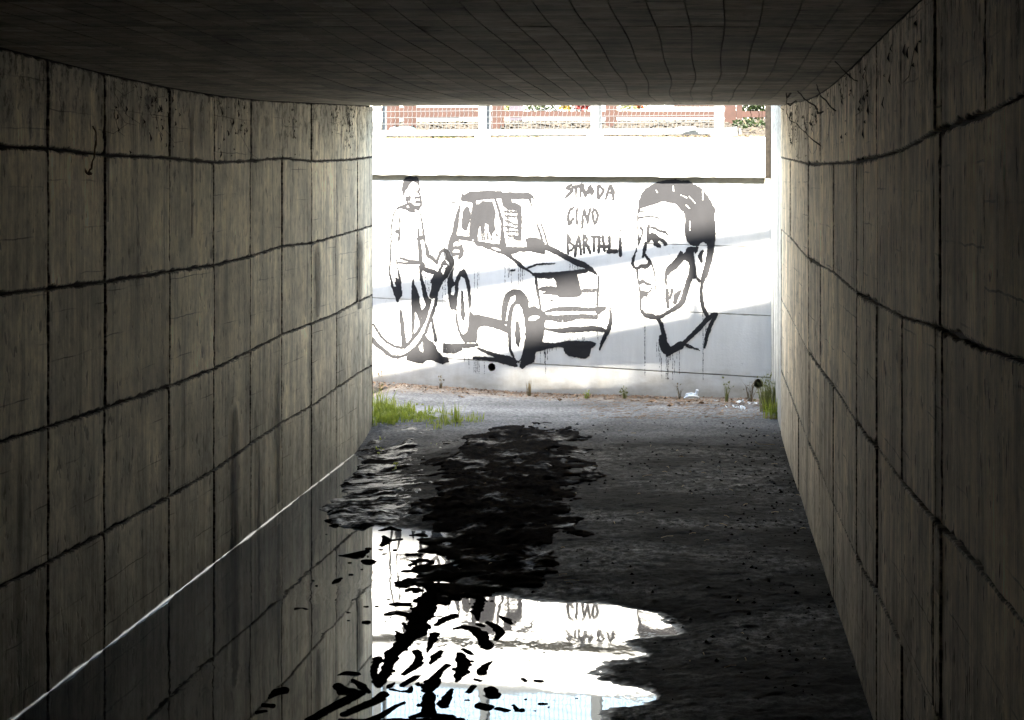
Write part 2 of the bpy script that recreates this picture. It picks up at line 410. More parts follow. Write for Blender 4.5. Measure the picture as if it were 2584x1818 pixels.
for i in range(len(cols)-1):
    x0, x1 = cols[i], cols[i+1]; D0 = Dl(x0); D1 = DLE if i == len(cols)-2 else Dl(x1)
    tops = [(zc(D0), zc(D1))]+[(zat(J(x0), D0), zat(J(x1), D1)) for J in JL]+[(-.12, -.12)]
    for k in range(5):
        g = .010 if x1 in (235,) else (.0085 if x1 in (380, 562) else .005)
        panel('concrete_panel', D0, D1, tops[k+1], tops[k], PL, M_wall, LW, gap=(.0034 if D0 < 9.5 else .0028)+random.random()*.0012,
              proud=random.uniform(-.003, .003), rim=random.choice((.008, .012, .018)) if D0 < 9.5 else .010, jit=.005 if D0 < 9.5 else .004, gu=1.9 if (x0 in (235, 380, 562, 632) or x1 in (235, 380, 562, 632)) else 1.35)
b = MB()
for (a0, a1) in ((-24, Dl(-430)), (Dl(-430), DLE)):
    off0 = 0.0 if a0 == -24 else -.020
    p = [PL(a0, 0, -.5), PL(a1, 0, -.5), PL(a1, 0, off0), PL(a0, 0, off0)]
    b.box8([(q[0], q[1], -.4) for q in p]+[(q[0], q[1], 2.56) for q in p])
b.build('wall_core', M_joint, LW)
b = MB(); p = [PL(DLE+.001, 0, 0), PL(DLE+.028, 0, -.006), PL(DLE+.028, 0, -.5), PL(DLE+.001, 0, -.5)]
b.box8([(q[0], q[1], -.4) for q in p]+[(q[0], q[1], 2.43) for q in p]); b.build('end_strip', M_joint, LW)
# wide dark seep stains and a scratched drip on the wall are real crusts
# ---- right wall
JR = [interp_line(p) for p in (
 [(1752,353),(1812,368),(1868,367),(1918,364),(1966,353),(2020,338),(2093,297),(2208,258),(2295,214),(2700,0)],
 [(1752,515),(1771,533),(1812,580),(1868,611),(1918,656),(1966,681),(2020,711),(2093,731),(2208,783),(2295,808),(2700,960)],
 [(1752,672),(1812,790),(1838,827),(1868,866),(1918,945),(1966,1003),(2020,1081),(2093,1165),(2208,1290),(2295,1399),(2700,1850)],
 [(1752,830),(1778,902),(1812,993),(1838,1050),(1868,1130),(1918,1245),(1966,1330),(2020,1446),(2093,1590),(2208,1800),(2295,1960),(2700,2700)])]
RW = empty('concrete_wall', (xr(9), 9, 0))
tag(RW, 'right tunnel wall of streaked brown-grey concrete above the dry side of the floor', 'wall')
PR = lambda s, z, off: (xr(s)-off*LN, s+off*LN*.0918, z)
colr = [1752, 1771, 1790, 1812, 1838, 1868, 1918, 1934, 1966, 2020, 2093, 2108, 2208, 2330, 2700]
for i in range(len(colr)-1):
    x0, x1 = colr[i], colr[i+1]; D0 = DRE if i == 0 else Dr(x0); D1 = Dr(x1)
    tops = [(zc(D1), zc(D0))]+[(zat(J(x1), D1), zat(J(x0), D0)) for J in JR]+[(-.1, -.1)]
    for k in range(5):
        big = x0 in (1812, 1918, 1934, 2093, 2108)
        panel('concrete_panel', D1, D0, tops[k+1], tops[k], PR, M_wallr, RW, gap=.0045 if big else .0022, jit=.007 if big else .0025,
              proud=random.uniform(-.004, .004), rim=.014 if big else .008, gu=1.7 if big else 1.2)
b = MB()
for (a0, a1, o0) in ((-24, Dr(2700), 0), (Dr(2700), DRE, -.02)):
    p = [PR(a0, 0, o0), PR(a1, 0, o0), PR(a1, 0, -.5), PR(a0, 0, -.5)]
    b.box8([(q[0], q[1], -.4) for q in p]+[(q[0], q[1], 2.56) for q in p])
b.build('wall_core', M_joint, RW)
# ---- outer stretch of the right wall, in the open
OW = empty('retaining_wall', (xr(15), 15, 0))
tag(OW, 'short open-air continuation of the right wall, bluish grey, up to the white wall', 'wall')
so0 = DRE+.01
for (s0, s1) in ((so0, 14.75), (14.75, 15.4), (15.4, 16.045)):
    panel('concrete_panel', s0, s1, (-.1, -.1), (2.7+.02*(s0-14), 2.72), PR, M_outer, OW, gap=.002, jit=.002, rim=.02)
b = MB(); p = [PR(so0, 0, -.02), PR(16.5, 0, -.02), PR(16.5, 0, -.45), PR(so0, 0, -.45)]
b.box8([(q[0], q[1], -.4) for q in p]+[(q[0], q[1], 2.69) for q in p]); b.build('wall_core', M_outer, OW)
# ---- ceiling of boards
CE = empty('tunnel_ceiling', (0, 10, 2.3)); tag(CE, 'low concrete tunnel ceiling marked with narrow formwork boards', 'ceiling')
def warp(u, s): return .010*math.sin(s*1.3+u*5)+.006*math.sin(s*2.9+u*11)
NBD = 29
def PC(s, u, off):                                  # u: 0 left .. 1 right
    a = xl(s)+(xr(s)-xl(s))*u; e = min(u, 1-u)*6; e = min(e, 1)
    return (a+warp(u, s)*e, s, zc(s)-off)
segs = [4.3, 6.1, 7.95, 9.6, 11.25, 12.85]
def mouth(u): return DLE+(DRE-DLE)*u
for j in range(len(segs)):
    for k in range(NBD):
        u0, u1 = k/NBD, (k+1)/NBD
        a = segs[j]; bq = segs[j+1] if j < len(segs)-1 else mouth((u0+u1)/2)
        nS = 8; V = []; UV = []; G = []
        dz = random.uniform(0, .0012)
        gp = .0015
        gu = gp/2.95
        rows = []
        for off, ex in ((-.02, 0), (dz, 0), (dz+.0, .008)):
            rows.append((off, ex))
        for (off, ex) in rows:
            eu = gu+ex/2.95
            ring = [(a+.004+ex+(bq-a-.008-2*ex)*t/nS, u0+eu) for t in range(nS+1)]+[(bq-.004-ex-(bq-a-.008-2*ex)*t/nS, u1-eu) for t in range(nS+1)]
            for (s, u) in ring:
                V.append(PC(s, u, off)); UV.append((s, u*2.95)); G.append(0 if ex else 1)
        n = 2*(nS+1); Fs = []
        for l in range(2):
            for i in range(n): q = (i+1) % n; Fs.append((l*n+q, l*n+i, (l+1)*n+i, (l+1)*n+q))
        for t in range(nS): Fs.append((2*n+t, 2*n+t+1, 2*n+n-2-t, 2*n+n-1-t))
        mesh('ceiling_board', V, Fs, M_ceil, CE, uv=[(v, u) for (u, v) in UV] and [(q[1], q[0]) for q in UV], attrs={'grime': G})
def slab(zlo, zhi, D0, D1, x0=-9, x1=9):
    b = MB(); b.box((x0, D0, zlo), (x1, D1, zhi)); return b
b = MB()                                            # structural deck over the boards, with its road surface
nD = 40; Ds = list(np.linspace(-24, 14.0, nD))
for i in range(nD-1):
    d0, d1 = Ds[i], Ds[i+1]
    b.box8([(-2.9+.0922*d0, d0, zc(d0)+.016), (1.1+.0918*d0, d0, zc(d0)+.016), (1.1+.0918*d1, d1, zc(d1)+.016), (-2.9+.0922*d1, d1, zc(d1)+.016),
            (-2.9+.0922*d0, d0, 2.57), (1.1+.0918*d0, d0, 2.57), (1.1+.0918*d1, d1, 2.57), (-2.9+.0922*d1, d1, 2.57)])
d0 = 14.0
b.box8([(xl(14)-.5, 14.0, 2.45), (xr(14)+.5, 14.0, 2.45), (xr(14)+.5, DRE-.1, 2.45), (xl(DLE)-.5, DLE+.09, 2.45),
        (xl(14)-.5, 14.0, 2.57), (xr(14)+.5, 14.0, 2.57), (xr(14)+.5, DRE-.1, 2.57), (xl(DLE)-.5, DLE+.09, 2.57)])
b.build('deck_slab', M_joint, CE)
bk = MB(); bk.box((-7, -24.4, -.5), (1, -24, 2.6)); o = bk.build('end_wall', M_wallr); tag(o, 'dark concrete wall closing the tunnel far behind the viewer', 'wall')
# road on top and shoulders
b = MB(); b.box8([(-40, -60, 2.575), (40, -60, 2.575), (40, 13.0, 2.575), (-40, 15.9+2.9, 2.575), (-40, -60, 2.60), (40, -60, 2.60), (40, 13.0, 2.60), (-40, 18.8, 2.60)])
b = MB()
def mouthD(X): return DLE+(DRE-DLE)*(X-xl(DLE))/(xr(DRE)-xl(DLE))
b.add([(-12, -60, 2.585), (12, -60, 2.585), (12, mouthD(12), 2.585), (-12, mouthD(-12), 2.585)], [(0,1,2,3)])
o = b.build('upper_road', noisy('upper_road_asphalt', (.05,.05,.05), (.09,.09,.085), 30, .9, .5)); tag(o, kind='structure')
# face wall left of the mouth
b = MB(); xm = xl(DLE)-.12
b.box8([(-12, mouthD(-12)-.5, -.4), (xm, mouthD(xm)-.5, -.4), (xm, mouthD(xm), -.4), (-12, mouthD(-12), -.4),
        (-12, mouthD(-12)-.5, 2.57), (xm, mouthD(xm)-.5, 2.57), (xm, mouthD(xm), 2.57), (-12, mouthD(-12), 2.57)])
o = b.build('portal_wall', M_outer); tag(o, 'plain concrete face wall beside the left side of the tunnel mouth', 'wall')

# ------------------------------------------------------------------ deck edge board and guard rail over the mouth (they shade the white wall)
def edge(X, z, back=0.0): return (X, mouthD(X)-back, z)
def ztop(X): return 2.90+(3.36-2.90)*(X+1.02)/2.9
DE = empty('deck_edge_board', edge(0, 2.6)); tag(DE, 'thin edge board of the road deck above the tunnel mouth, with an added slot for dappled sun', 'parapet')
def strip(x0, x1, za, zb_, th=.03, back=.06):
    b = MB(); n = max(1, int((x1-x0)/.5)); xs = [x0+(x1-x0)*i/n for i in range(n+1)]
    for x in xs:
        a, c = za(x), max(zb_(x), za(x)+.02)
        b.v += [edge(x, a, back+th), edge(x, a, back), edge(x, c, back), edge(x, c, back+th)]
    for i in range(n):
        for k in range(4): b.f.append((i*4+k, i*4+(k+1) % 4, (i+1)*4+(k+1) % 4, (i+1)*4+k))
    b.f += [(3,2,1,0), tuple(n*4+k for k in range(4))]
    return b
strip(-7, 8, lambda X: 2.775, ztop).build('upper_board', M_raw, DE)
strip(-7, -.27, lambda X: 2.585, lambda X: 2.773).build('dapple_slot_board', M_raw, DE)
strip(-.27, 1.13, lambda X: 2.585, lambda X: 2.728+.014*math.sin(X*5+1)+.012*math.sin(X*13)+.006*math.sin(X*37)).build('dapple_slot_board', M_raw, DE)  # uneven slot above this stretch is added to throw dappled sun on the wall
strip(1.13, 8, lambda X: 2.585, lambda X: 2.773).build('dapple_slot_board', M_raw, DE)
GR = empty('guard_rail', edge(0, 2.6, .2)); tag(GR, 'metal guard rail beam on posts along the road above the tunnel', 'guard rail')
strip(-7, 8, lambda X: 3.33+(X+1.02)*.134, lambda X: 3.59+(X+1.02)*.104, .04, .02).build('rail_beam', M_galv, GR)
for X in (-4.9, -2.84, -.77, 1.30, 3.4, 5.4):
    b = MB(); q = [(X-.05, mouthD(X)-.10, 2.585), (X+.05, mouthD(X)-.10, 2.585), (X+.05, mouthD(X)-.07, 2.585), (X-.05, mouthD(X)-.07, 2.585)]
    b.box8(q+[(x, y, 3.40+(X+1.02)*.134) for (x, y, z) in q]); b.build('post', M_galv, GR)

SLOT = True
# ------------------------------------------------------------------ the white wall with its mural
XL0, XR0 = -6.0, 2.072
WN = Vector((-.2266, -1, 0)).normalized()
MW = empty('mural_wall', (.4, mural_D(.4), 0))
tag(MW, 'white painted concrete wall facing the tunnel mouth, with a black brush mural', 'wall')
def PMw(X, z, off): return (X+WN.x*off, mural_D(X)+WN.y*off, z)
def wall_px(x, y, off=.004):                        # photo pixel -> point on the wall plane
    t = (x-CX)/F; X = t*(16.0+.2266*2.0604)/(1+.2266*t); D = mural_D(X)
    # exact: X = t*D, D = 16+.2266*(2.0604-X)
    return (X+WN.x*off, D+WN.y*off, HC-(y-HY)*D/F)
def zw(x, y): return wall_px(x, y, 0)[2]
def zline(xa, ya, xb, yb):                          # height of a joint as a function of X on the wall
    A, B = wall_px(xa, ya, 0), wall_px(xb, yb, 0)
    return lambda X: A[2]+(B[2]-A[2])*(X-A[0])/(B[0]-A[0])
rows = [lambda X: 2.238, zline(940, 592, 1840, 622), zline(940, 752, 1600, 782), zline(1170, 908, 1840, 948), lambda X: -.15]
for k in range(4):
    lo, hi = rows[k+1], rows[k]
    if k < 3:
        panel('concrete_panel', XL0, XR0, (lo(XL0), lo(XR0)), (hi(XL0), hi(XR0)), PMw, M_white, MW, gap=.0012, depth=.02, nb=40, jit=.0012, rim=.012, proud=(0, .002, .0, .003)[k])
    else:                                           # bottom panel with two round drain holes
        holes = []
        for (hx, hy, r) in ((1241, 927, .031), (1914, 969, .037)):
            c = wall_px(hx, hy, 0); holes.append((c[0], c[2], r))
        bm = bmesh.new(); outer = []
        for t in range(41): outer.append((XL0+.001+(XR0-XL0-.002)*t/40, -.15))
        for t in range(40, -1, -1): X = XL0+.001+(XR0-XL0-.002)*t/40; outer.append((X, hi(X)-.0015-random.random()*.001))
        def loop(pts):
            vs = [bm.verts.new(PMw(x, z, .001)) for (x, z) in pts]
            return [bm.edges.new((vs[i], vs[(i+1) % len(vs)])) for i in range(len(vs))]
        es = loop(outer)
        for (hx, hz, r) in holes:
            es += loop([(hx+r*math.cos(t*math.pi/12)*random.uniform(.95, 1.04), hz+r*1.08*math.sin(t*math.pi/12)*random.uniform(.95, 1.04)) for t in range(24)])
        bmesh.ops.triangle_fill(bm, use_beauty=True, use_dissolve=False, edges=es)
        me = bpy.data.meshes.new('concrete_panel'); bm.to_mesh(me); bm.free(); me.materials.append(M_white)
        o = bpy.data.objects.new('concrete_panel', me); COL.objects.link(o); o.parent = MW; o.location = -MW.location
        for (hx, hz, r) in holes:
            V = []; Fs = []
            for l, dep in enumerate((.001, -.22)):
                for t in range(24): V.append(PMw(hx+(r+.003)*math.cos(t*math.pi/12), hz+(r+.003)*1.08*math.sin(t*math.pi/12), dep))
            for t in range(24): q = (t+1) % 24; Fs.append((t, q, 24+q, 24+t))
            Fs.append(tuple(range(24, 48)))
            mesh('drain_pipe', V, Fs, M_soil, MW)
b = MB()                                            # core behind, in pieces round the pipes
def core(x0, x1, z0, z1, o0=-.02, o1=-.4):
    b.box8([PMw(x0, z0, o0), PMw(x1, z0, o0), PMw(x1, z0, o1), PMw(x0, z0, o1), PMw(x0, z1, o0), PMw(x1, z1, o0), PMw(x1, z1, o1), PMw(x0, z1, o1)])
core(XL0, XR0, .45, 2.236); core(XL0, XR0, -.3, .45, -.23)
b.build('wall_core', M_raw, MW)
# coping beam along the top, 5 cm proud
cz0 = zline(940, 441.5, 1930, 449.5)
nC = 160; V = []; Fs = []; xe = 2.072-.054
prof = []
for i in range(nC+1):
    X = XL0+(xe-XL0)*i/nC; zb0 = cz0(X)+random.uniform(-.003, .003); zt0 = 2.243+.006*math.sin(X*3)+random.uniform(-.002, .002)
    for (off, z) in ((0.0045, zb0-.001), (.045+random.uniform(-.001, .001), zb0), (.048, zb0+.005), (.048, zt0-.01), (.04, zt0), (-.35, zt0)):
        V.append(PMw(X, z, off))
for i in range(nC):
    for k in range(5): Fs.append((i*6+k, (i+1)*6+k, (i+1)*6+k+1, i*6+k+1))
Fs.append((5,4,3,2,1,0)); Fs.append(tuple(nC*6+k for k in range(6)))
mesh('coping_beam', V, Fs, M_white, MW, attrs={'grime': [1 if (i % 6) in (0,) else 0 for i in range(len(V))]})

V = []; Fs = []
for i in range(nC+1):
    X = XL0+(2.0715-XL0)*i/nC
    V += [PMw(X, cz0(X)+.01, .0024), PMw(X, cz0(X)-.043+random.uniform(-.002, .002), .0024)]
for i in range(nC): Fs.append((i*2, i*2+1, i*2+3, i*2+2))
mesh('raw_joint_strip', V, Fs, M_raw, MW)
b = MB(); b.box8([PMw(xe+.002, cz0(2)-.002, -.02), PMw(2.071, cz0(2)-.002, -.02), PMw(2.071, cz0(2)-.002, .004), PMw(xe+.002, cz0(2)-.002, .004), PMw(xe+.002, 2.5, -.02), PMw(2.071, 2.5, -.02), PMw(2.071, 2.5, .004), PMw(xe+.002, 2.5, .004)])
b.build('gap_shade_strip', M_gapshade, MW)  # dark strip colours in the shade between coping end and right wall
# ---- mural: strokes and filled shapes digitised in crop coordinates
CR = {1: (940, 430, 240/1615), 2: (940, 670, 240/1615), 3: (1120, 460, 280/1615), 4: (1120, 680, 280/1615), 5: (1300, 620, 280/1615),
      6: (1410, 440, 190/1395), 7: (1580, 440, 260/1615), 8: (1580, 660, 260/1400), 0: (0, 0, 1), 9: (930, 400, 630/1817)}
class Paint:
    def __init__(s, x0, y0, x1, y1, step=1.0):
        s.step = step; s.x0, s.y0 = x0, y0
        s.X, s.Y = np.meshgrid(np.arange(x0, x1, step), np.arange(y0, y1, step), indexing='ij')
        s.d = np.zeros(s.X.shape)
        s.wx = vnoise(s.X/5.0, s.Y/5.0, 91)*.9+vnoise(s.X/2.2, s.Y/2.2, 92)*.5
        s.wy = vnoise(s.X/5.0, s.Y/5.0, 93)*.9+vnoise(s.X/2.2, s.Y/2.2, 94)*.5
    def S(s, c, pts, r, d=1.0, soft=1.3):
        ox, oy, k = CR[c]
        pts = [(ox+k*p[0], oy+k*p[1]) for p in pts]
        if not hasattr(r, '__len__'): r = [r]*len(pts)
        r = [q*k+(.55 if q*k < 3 and c else 0) for q in r]
        if len(pts) == 1: pts = pts*2; r = list(r)*2
        for (a, b_, ra, rb) in zip(pts[:-1], pts[1:], r[:-1], r[1:]):
            R = max(ra, rb)+3
            i0 = max(int((min(a[0], b_[0])-R-s.x0)/s.step), 0); i1 = int((max(a[0], b_[0])+R-s.x0)/s.step)+2
            j0 = max(int((min(a[1], b_[1])-R-s.y0)/s.step), 0); j1 = int((max(a[1], b_[1])+R-s.y0)/s.step)+2
            sl = (slice(i0, i1), slice(j0, j1))
            w = 1 if R > 5 else .4
            x = s.X[sl]+s.wx[sl]*w; y = s.Y[sl]+s.wy[sl]*w
            if x.size == 0: continue
            dx, dy = b_[0]-a[0], b_[1]-a[1]; L2 = dx*dx+dy*dy+1e-9
            t = np.clip(((x-a[0])*dx+(y-a[1])*dy)/L2, 0, 1)
            q = np.hypot(x-a[0]-t*dx, y-a[1]-t*dy)-(ra+(rb-ra)*t)
            s.d[sl] = np.maximum(s.d[sl], np.clip(.5-q/soft, 0, 1)*d)
    def mask(s, c, P):
        ox, oy, k = CR[c]; P = [(ox+k*p[0], oy+k*p[1]) for p in P]
        m = np.zeros(s.X.shape)
        for dx in (-.25, .25):
            for dy in (-.25, .25): m += in_poly(P, s.X+s.wx+dx*s.step, s.Y+s.wy+dy*s.step)
        return m/4
    def P(s, c, P, d=1.0): s.d = np.maximum(s.d, s.mask(c, P)*d)
    def E(s, c, P): s.d *= 1-s.mask(c, P)
    def drip(s, c, x, y0, y1, w=.55, d=.8):
        ox, oy, k = CR[c]; x = ox+k*x; y0 = oy+k*y0; y1 = oy+k*y1
        pts = [(x+random.uniform(-.5, .5)*(i > 0), y0+(y1-y0)*i/5) for i in range(6)]
        s.S(0, pts, [w]*5+[w*.7], d)
    def build(s, name, off=.0032):
        d = s.d; keep = np.maximum(np.maximum(d[:-1, :-1], d[1:, :-1]), np.maximum(d[:-1, 1:], d[1:, 1:])) > .02
        t = (s.X-CX)/F; X = t*(16.0+.2266*2.0604)/(1+.2266*t); D = 16.0+.2266*(2.0604-X); Z = HC-(s.Y-HY)*D/F
        V = np.stack([X+WN.x*off, D+WN.y*off, Z], -1).reshape(-1, 3)
        Fq = grid_faces(*d.shape, keep); Fq = Fq[:, ::-1]
        V, Fq, u = compact(V, Fq)
        return mesh(name, V, Fq, M_paint, MW, attrs={'paint_amount': d.ravel()[u]})
man = Paint(936, 440, 1180, 925)
man.P(1, [(530,165),(505,240),(498,300),(505,380),(525,430),(545,445),(550,370),(590,320),(640,240),(680,200),(710,190),(720,215),(755,215),(775,250),(795,290),(808,240),(800,190),(785,150),(750,110),(700,115),(630,105),(570,125)], .96)
man.P(1, [(790,280),(815,300),(805,350),(820,410),(835,470),(845,540),(840,610),(815,635),(800,640),(800,600),(805,560),(800,520),(795,480),(800,440),(780,400),(755,370),(690,350),(735,340),(760,360)])
man.S(1, [(725,465),(760,460),(800,465)], 15); man.S(1, [(740,540),(800,535)], 17)
man.P(1, [(545,440),(590,440),(655,425),(650,500),(640,530),(680,570),(720,595),(780,590),(830,600),(810,640),(800,680),(830,740),(850,830),(870,930),(885,1080),(905,1130),(900,1200),(920,1260),(950,1320),(970,1380),(965,1420),(1020,1450),(1090,1520),(1110,1560),(1100,1600),(1060,1580),(1000,1530),(930,1480),(905,1430),(890,1330),(880,1240),(860,1180),(800,1190),(760,1200),(745,1170),(765,1120),(830,1110),(850,1100),(840,1020),(830,920),(815,800),(790,700),(725,660),(735,710),(680,725),(620,700),(540,665),(480,650),(430,660),(390,685),(400,650),(440,605),(540,580),(580,555),(560,500)], .95)
man.E(1, [(600,510),(625,520),(630,560),(610,540)]); man.E(1, [(585,600),(610,600),(625,630),(590,635)])
man.S(1, [(390,680),(350,780),(330,900),(315,1050),(312,1250),(305,1450),(300,1615)], [10,10,10,12,12,13,12])
man.S(1, [(455,800),(465,890)], 12)
man.P(1, [(375,1040),(400,1000),(470,1010),(480,1050),(475,1160),(450,1240),(440,1360),(420,1480),(430,1600),(400,1600),(398,1520),(420,1380),(430,1280),(435,1210),(425,1150),(440,1090)])
man.S(1, [(460,970),(458,1010)], 8); man.S(1, [(785,1000),(775,1100)], 16, .75)
man.S(1, [(790,1200),(805,1300),(815,1420),(820,1560),(860,1615)], [20,30,35,35,40], .9)
man.S(1, [(480,1495),(600,1530),(780,1560)], [18,22,30]); man.S(1, [(440,1570),(600,1580),(800,1570)], [15,25,28])
man.S(2, [(295,0),(285,100),(310,210),(340,350),(390,470),(430,600)], [12,12,14,18,30,22])
man.P(2, [(405,0),(440,50),(470,150),(490,250),(490,360),(510,520),(490,530),(440,600),(425,625),(400,560),(370,440),(340,370),(400,360),(385,300),(360,280),(400,280),(380,230),(400,190),(440,240),(430,140)])
man.S(2, [(485,780),(490,900),(510,1080),(530,1250),(540,1360)], [24,36,38,42,50], .93)
man.P(2, [(690,215),(710,300),(750,400),(790,500),(810,640),(840,770),(900,680),(890,620),(860,540),(840,400),(815,270),(795,130),(785,0),(860,0),(870,60),(850,80),(840,140),(860,260),(895,330),(920,450),(945,540),(1000,580),(960,720),(930,860),(900,960),(850,1040),(800,1130),(740,1210),(680,1300),(610,1370),(590,1310),(660,1230),(670,1180),(665,1050),(660,850),(660,600),(665,400),(675,260)], .96)
man.E(2, [(725,780),(760,850),(800,990),(800,1010),(760,1090),(705,1170),(710,1050),(725,900)]); man.E(2, [(830,880),(840,900),(832,920)])
man.E(2, [(1000,590),(1028,600),(960,880),(880,1060),(760,1230),(600,1360),(590,1400),(640,1310),(760,1190),(850,1040),(920,900),(960,750)])
man.S(2, [(20,1000),(80,1100),(150,1210),(260,1310),(370,1370),(480,1400),(540,1390)], 22)
man.S(2, [(540,1390),(640,1300),(740,1180),(830,1040),(895,900),(945,740),(985,600)], [30,25,28,30,30,28,22])
man.S(2, [(0,1250),(60,1330),(170,1420),(250,1490),(340,1550),(430,1565),(540,1530),(640,1480),(740,1400),(830,1270),(905,1130),(965,950),(1015,820),(1065,680),(1085,580)], [40,40,35,30,25,20,22,35,32,28,28,28,30,28,26])
noz = [(1160,0),(1110,90),(1050,140),(990,270),(1010,350),(980,460),(960,530),(1000,570),(1110,560),(1120,460),(1170,350),(1190,290),(1240,240),(1280,200),(1290,180),(1380,0),(1270,0),(1240,40),(1200,20),(1200,0)]
man.P(2, noz); man.E(2, [(1190,30),(1240,60),(1200,165),(1165,110)])
man.S(2, [(870,60),(960,90),(1060,120)], [35,42,38], .95)
man.S(1, [(1100,1570),(1120,1480),(1160,1390),(1220,1350),(1280,1400),(1290,1480)], [20,25,30,35,40,45], .9)
man.P(1, [(1240,1480),(1170,1560),(1150,1615),(1280,1615),(1300,1560),(1310,1615),(1380,1615),(1400,1540),(1370,1480),(1300,1430)], .95)
man.E(1, [(1240,1520),(1300,1560),(1280,1600)])
man.P(2, [(570,1615),(580,1550),(640,1500),(700,1440),(780,1390),(830,1300),(850,1180),(900,1180),(960,1260),(1030,1300),(1080,1380),(1100,1450),(1200,1560),(1290,1615)], .80)
man.E(2, [(790,1370),(850,1290),(860,1400),(860,1480),(800,1430)])
man.S(2, [(1010,900),(1030,1050),(1060,1180),(1070,1270)], [15,28,28,35], .72)
man.P(9, [(275,1470),(290,1440),(400,1440),(420,1470),(395,1495),(330,1485)], .8); man.P(9, [(430,1440),(580,1445),(590,1480),(540,1500),(480,1480)], .75)
man.S(2, [(700,1440),(760,1500),(820,1560)], [12,10,8], 1)
for i in range(26): man.drip(2, random.uniform(40, 520), random.uniform(1420, 1560), random.uniform(1600, 1790), .45, .62)
for x in (860, 900, 935, 960, 985, 1190, 1215, 1240): man.drip(2, x, 120, random.uniform(300, 480) if x < 1100 else 640, .45, .6)
man.build('painted_man')

car = Paint(1118, 470, 1560, 945)
car.P(3, [(290,190),(330,160),(380,130),(500,130),(640,120),(700,125),(830,130),(880,150),(960,140),(1050,155),(1200,150),(1260,160),(1310,200),(1335,280),(1310,240),(1250,225),(1240,250),(1120,245),(980,250),(1000,290),(1090,310),(1130,350),(1140,500),(1135,700),(1130,860),(1060,860),(1010,820),(1000,770),(1080,790),(1070,600),(1060,500),(1080,440),(1050,410),(960,410),(910,390),(860,340),(840,290),(840,240),(770,240),(800,330),(830,430),(870,560),(870,680),(890,780),(910,900),(920,935),(1100,940),(1210,940),(1200,880),(1180,840),(1240,800),(1330,800),(1420,830),(1470,870),(1480,900),(1460,930),(1500,930),(1560,960),(1615,1000),(1615,1060),(1540,1010),(1480,990),(1470,1050),(1380,1040),(1260,1010),(1100,1020),(980,1050),(1010,1090),(1100,1160),(1160,1220),(1240,1280),(1320,1330),(1400,1320),(1615,1310),(1615,1390),(1400,1390),(1310,1370),(1240,1310),(1100,1240),(1030,1160),(930,1090),(860,1050),(780,1030),(660,980),(540,940),(480,930),(440,870),(380,860),(280,845),(220,840),(240,870),(280,920),(300,1010),(280,1080),(220,1130),(200,1100),(215,1070),(150,1080),(130,1110),(160,1160),(140,1260),(130,1400),(160,1460),(190,1370),(230,1300),(290,1260),(330,1320),(370,1420),(390,1520),(390,1640),(340,1640),(320,1520),(290,1410),(260,1370),(220,1430),(200,1640),(60,1640),(50,1380),(0,1430),(0,1330),(70,1180),(30,1130),(0,1080),(0,970),(50,980),(60,900),(90,800),(130,700),(150,560),(170,480),(220,340),(250,240),(260,180),(285,150)], .97)
car.E(3, [(250,270),(410,300),(410,400),(390,500),(370,700),(370,790),(190,765),(215,640),(240,400)])
car.E(3, [(470,270),(540,260),(720,240),(760,330),(790,450),(830,600),(830,700),(810,900),(700,890),(600,870),(490,850),(480,760),(500,600)])
car.E(3, [(690,950),(750,950),(820,975),(830,1000),(750,990)]); car.E(3, [(140,890),(180,865),(240,880),(230,925),(140,930)])
car.E(3, [(110,1030),(170,980),(220,990),(225,1025),(150,1015)]); car.E(3, [(410,840),(440,800),(435,850)])
car.P(3, [(340,345),(300,380),(265,440),(260,550),(260,670),(310,710),(345,700),(380,560),(395,450),(370,370)], .93)
car.P(3, [(500,320),(560,270),(650,280),(720,280),(740,380),(760,450),(740,600),(760,720),(800,800),(760,790),(740,700),(700,780),(650,720),(640,620),(600,600),(600,720),(540,760),(530,640),(510,680),(490,750),(480,500)], .84)
car.S(3, [(440,300),(440,500),(430,800)], [20,30,35]); car.S(3, [(490,330),(480,600),(480,840)], [12,25,15], .9)
for a, b_ in (((890,430),(1060,440)), ((890,490),(1040,500)), ((900,560),(1050,620)), ((900,640),(1070,670)), ((910,710),(1060,720)), ((940,780),(1060,790))):
    car.S(3, [a, b_], 18, .58)
car.S(3, [(930,420),(940,820)], 15, .55); car.S(3, [(1350,580),(1390,700),(1430,830)], [6,14,14], .9)
for x in (560, 590, 640, 690): car.S(3, [(x,740),(x,840)], 14, .55)
car.S(3, [(1410,580),(1470,760),(1510,900)], [6,12,12], .85); car.S(3, [(1250,240),(1270,320),(1290,380)], [22,10,3])
car.S(3, [(1220,1250),(1350,1200),(1440,1190),(1615,1190)], [10,12,12,4], .66); car.S(3, [(980,1290),(1030,1280)], 10)
car.S(3, [(105,325),(60,480),(20,700)], 4, .8); car.S(3, [(120,297),(160,297)], 6)
car.S(5, [(460,20),(620,100),(780,190),(900,250),(1010,290),(1100,350),(1190,420)], [40,40,40,42,42,35,8])
car.S(5, [(270,420),(400,440),(560,425),(760,405),(900,385),(1030,370)], [20,35,38,38,28,30], .9)
car.S(5, [(300,440),(310,560),(330,680),(355,800),(370,930)], [18,20,20,16,16])
car.P(5, [(580,400),(900,400),(920,470),(960,620),(980,700),(940,740),(800,760),(650,760),(600,720),(480,720),(370,700),(450,665),(350,660),(340,620),(430,590),(520,585),(600,600),(590,520),(560,480)], .86)
car.S(5, [(340,460),(540,470)], 18, .62); car.S(5, [(1000,655),(1190,655)], 35, .6)
car.S(5, [(1215,450),(1215,560),(1205,700),(1195,860)], [8,14,20,20]); car.S(5, [(520,790),(535,800)], 14)
car.S(5, [(440,960),(560,930),(700,920),(850,920),(1000,930),(1150,930)], [15,30,38,35,30,28], .66)
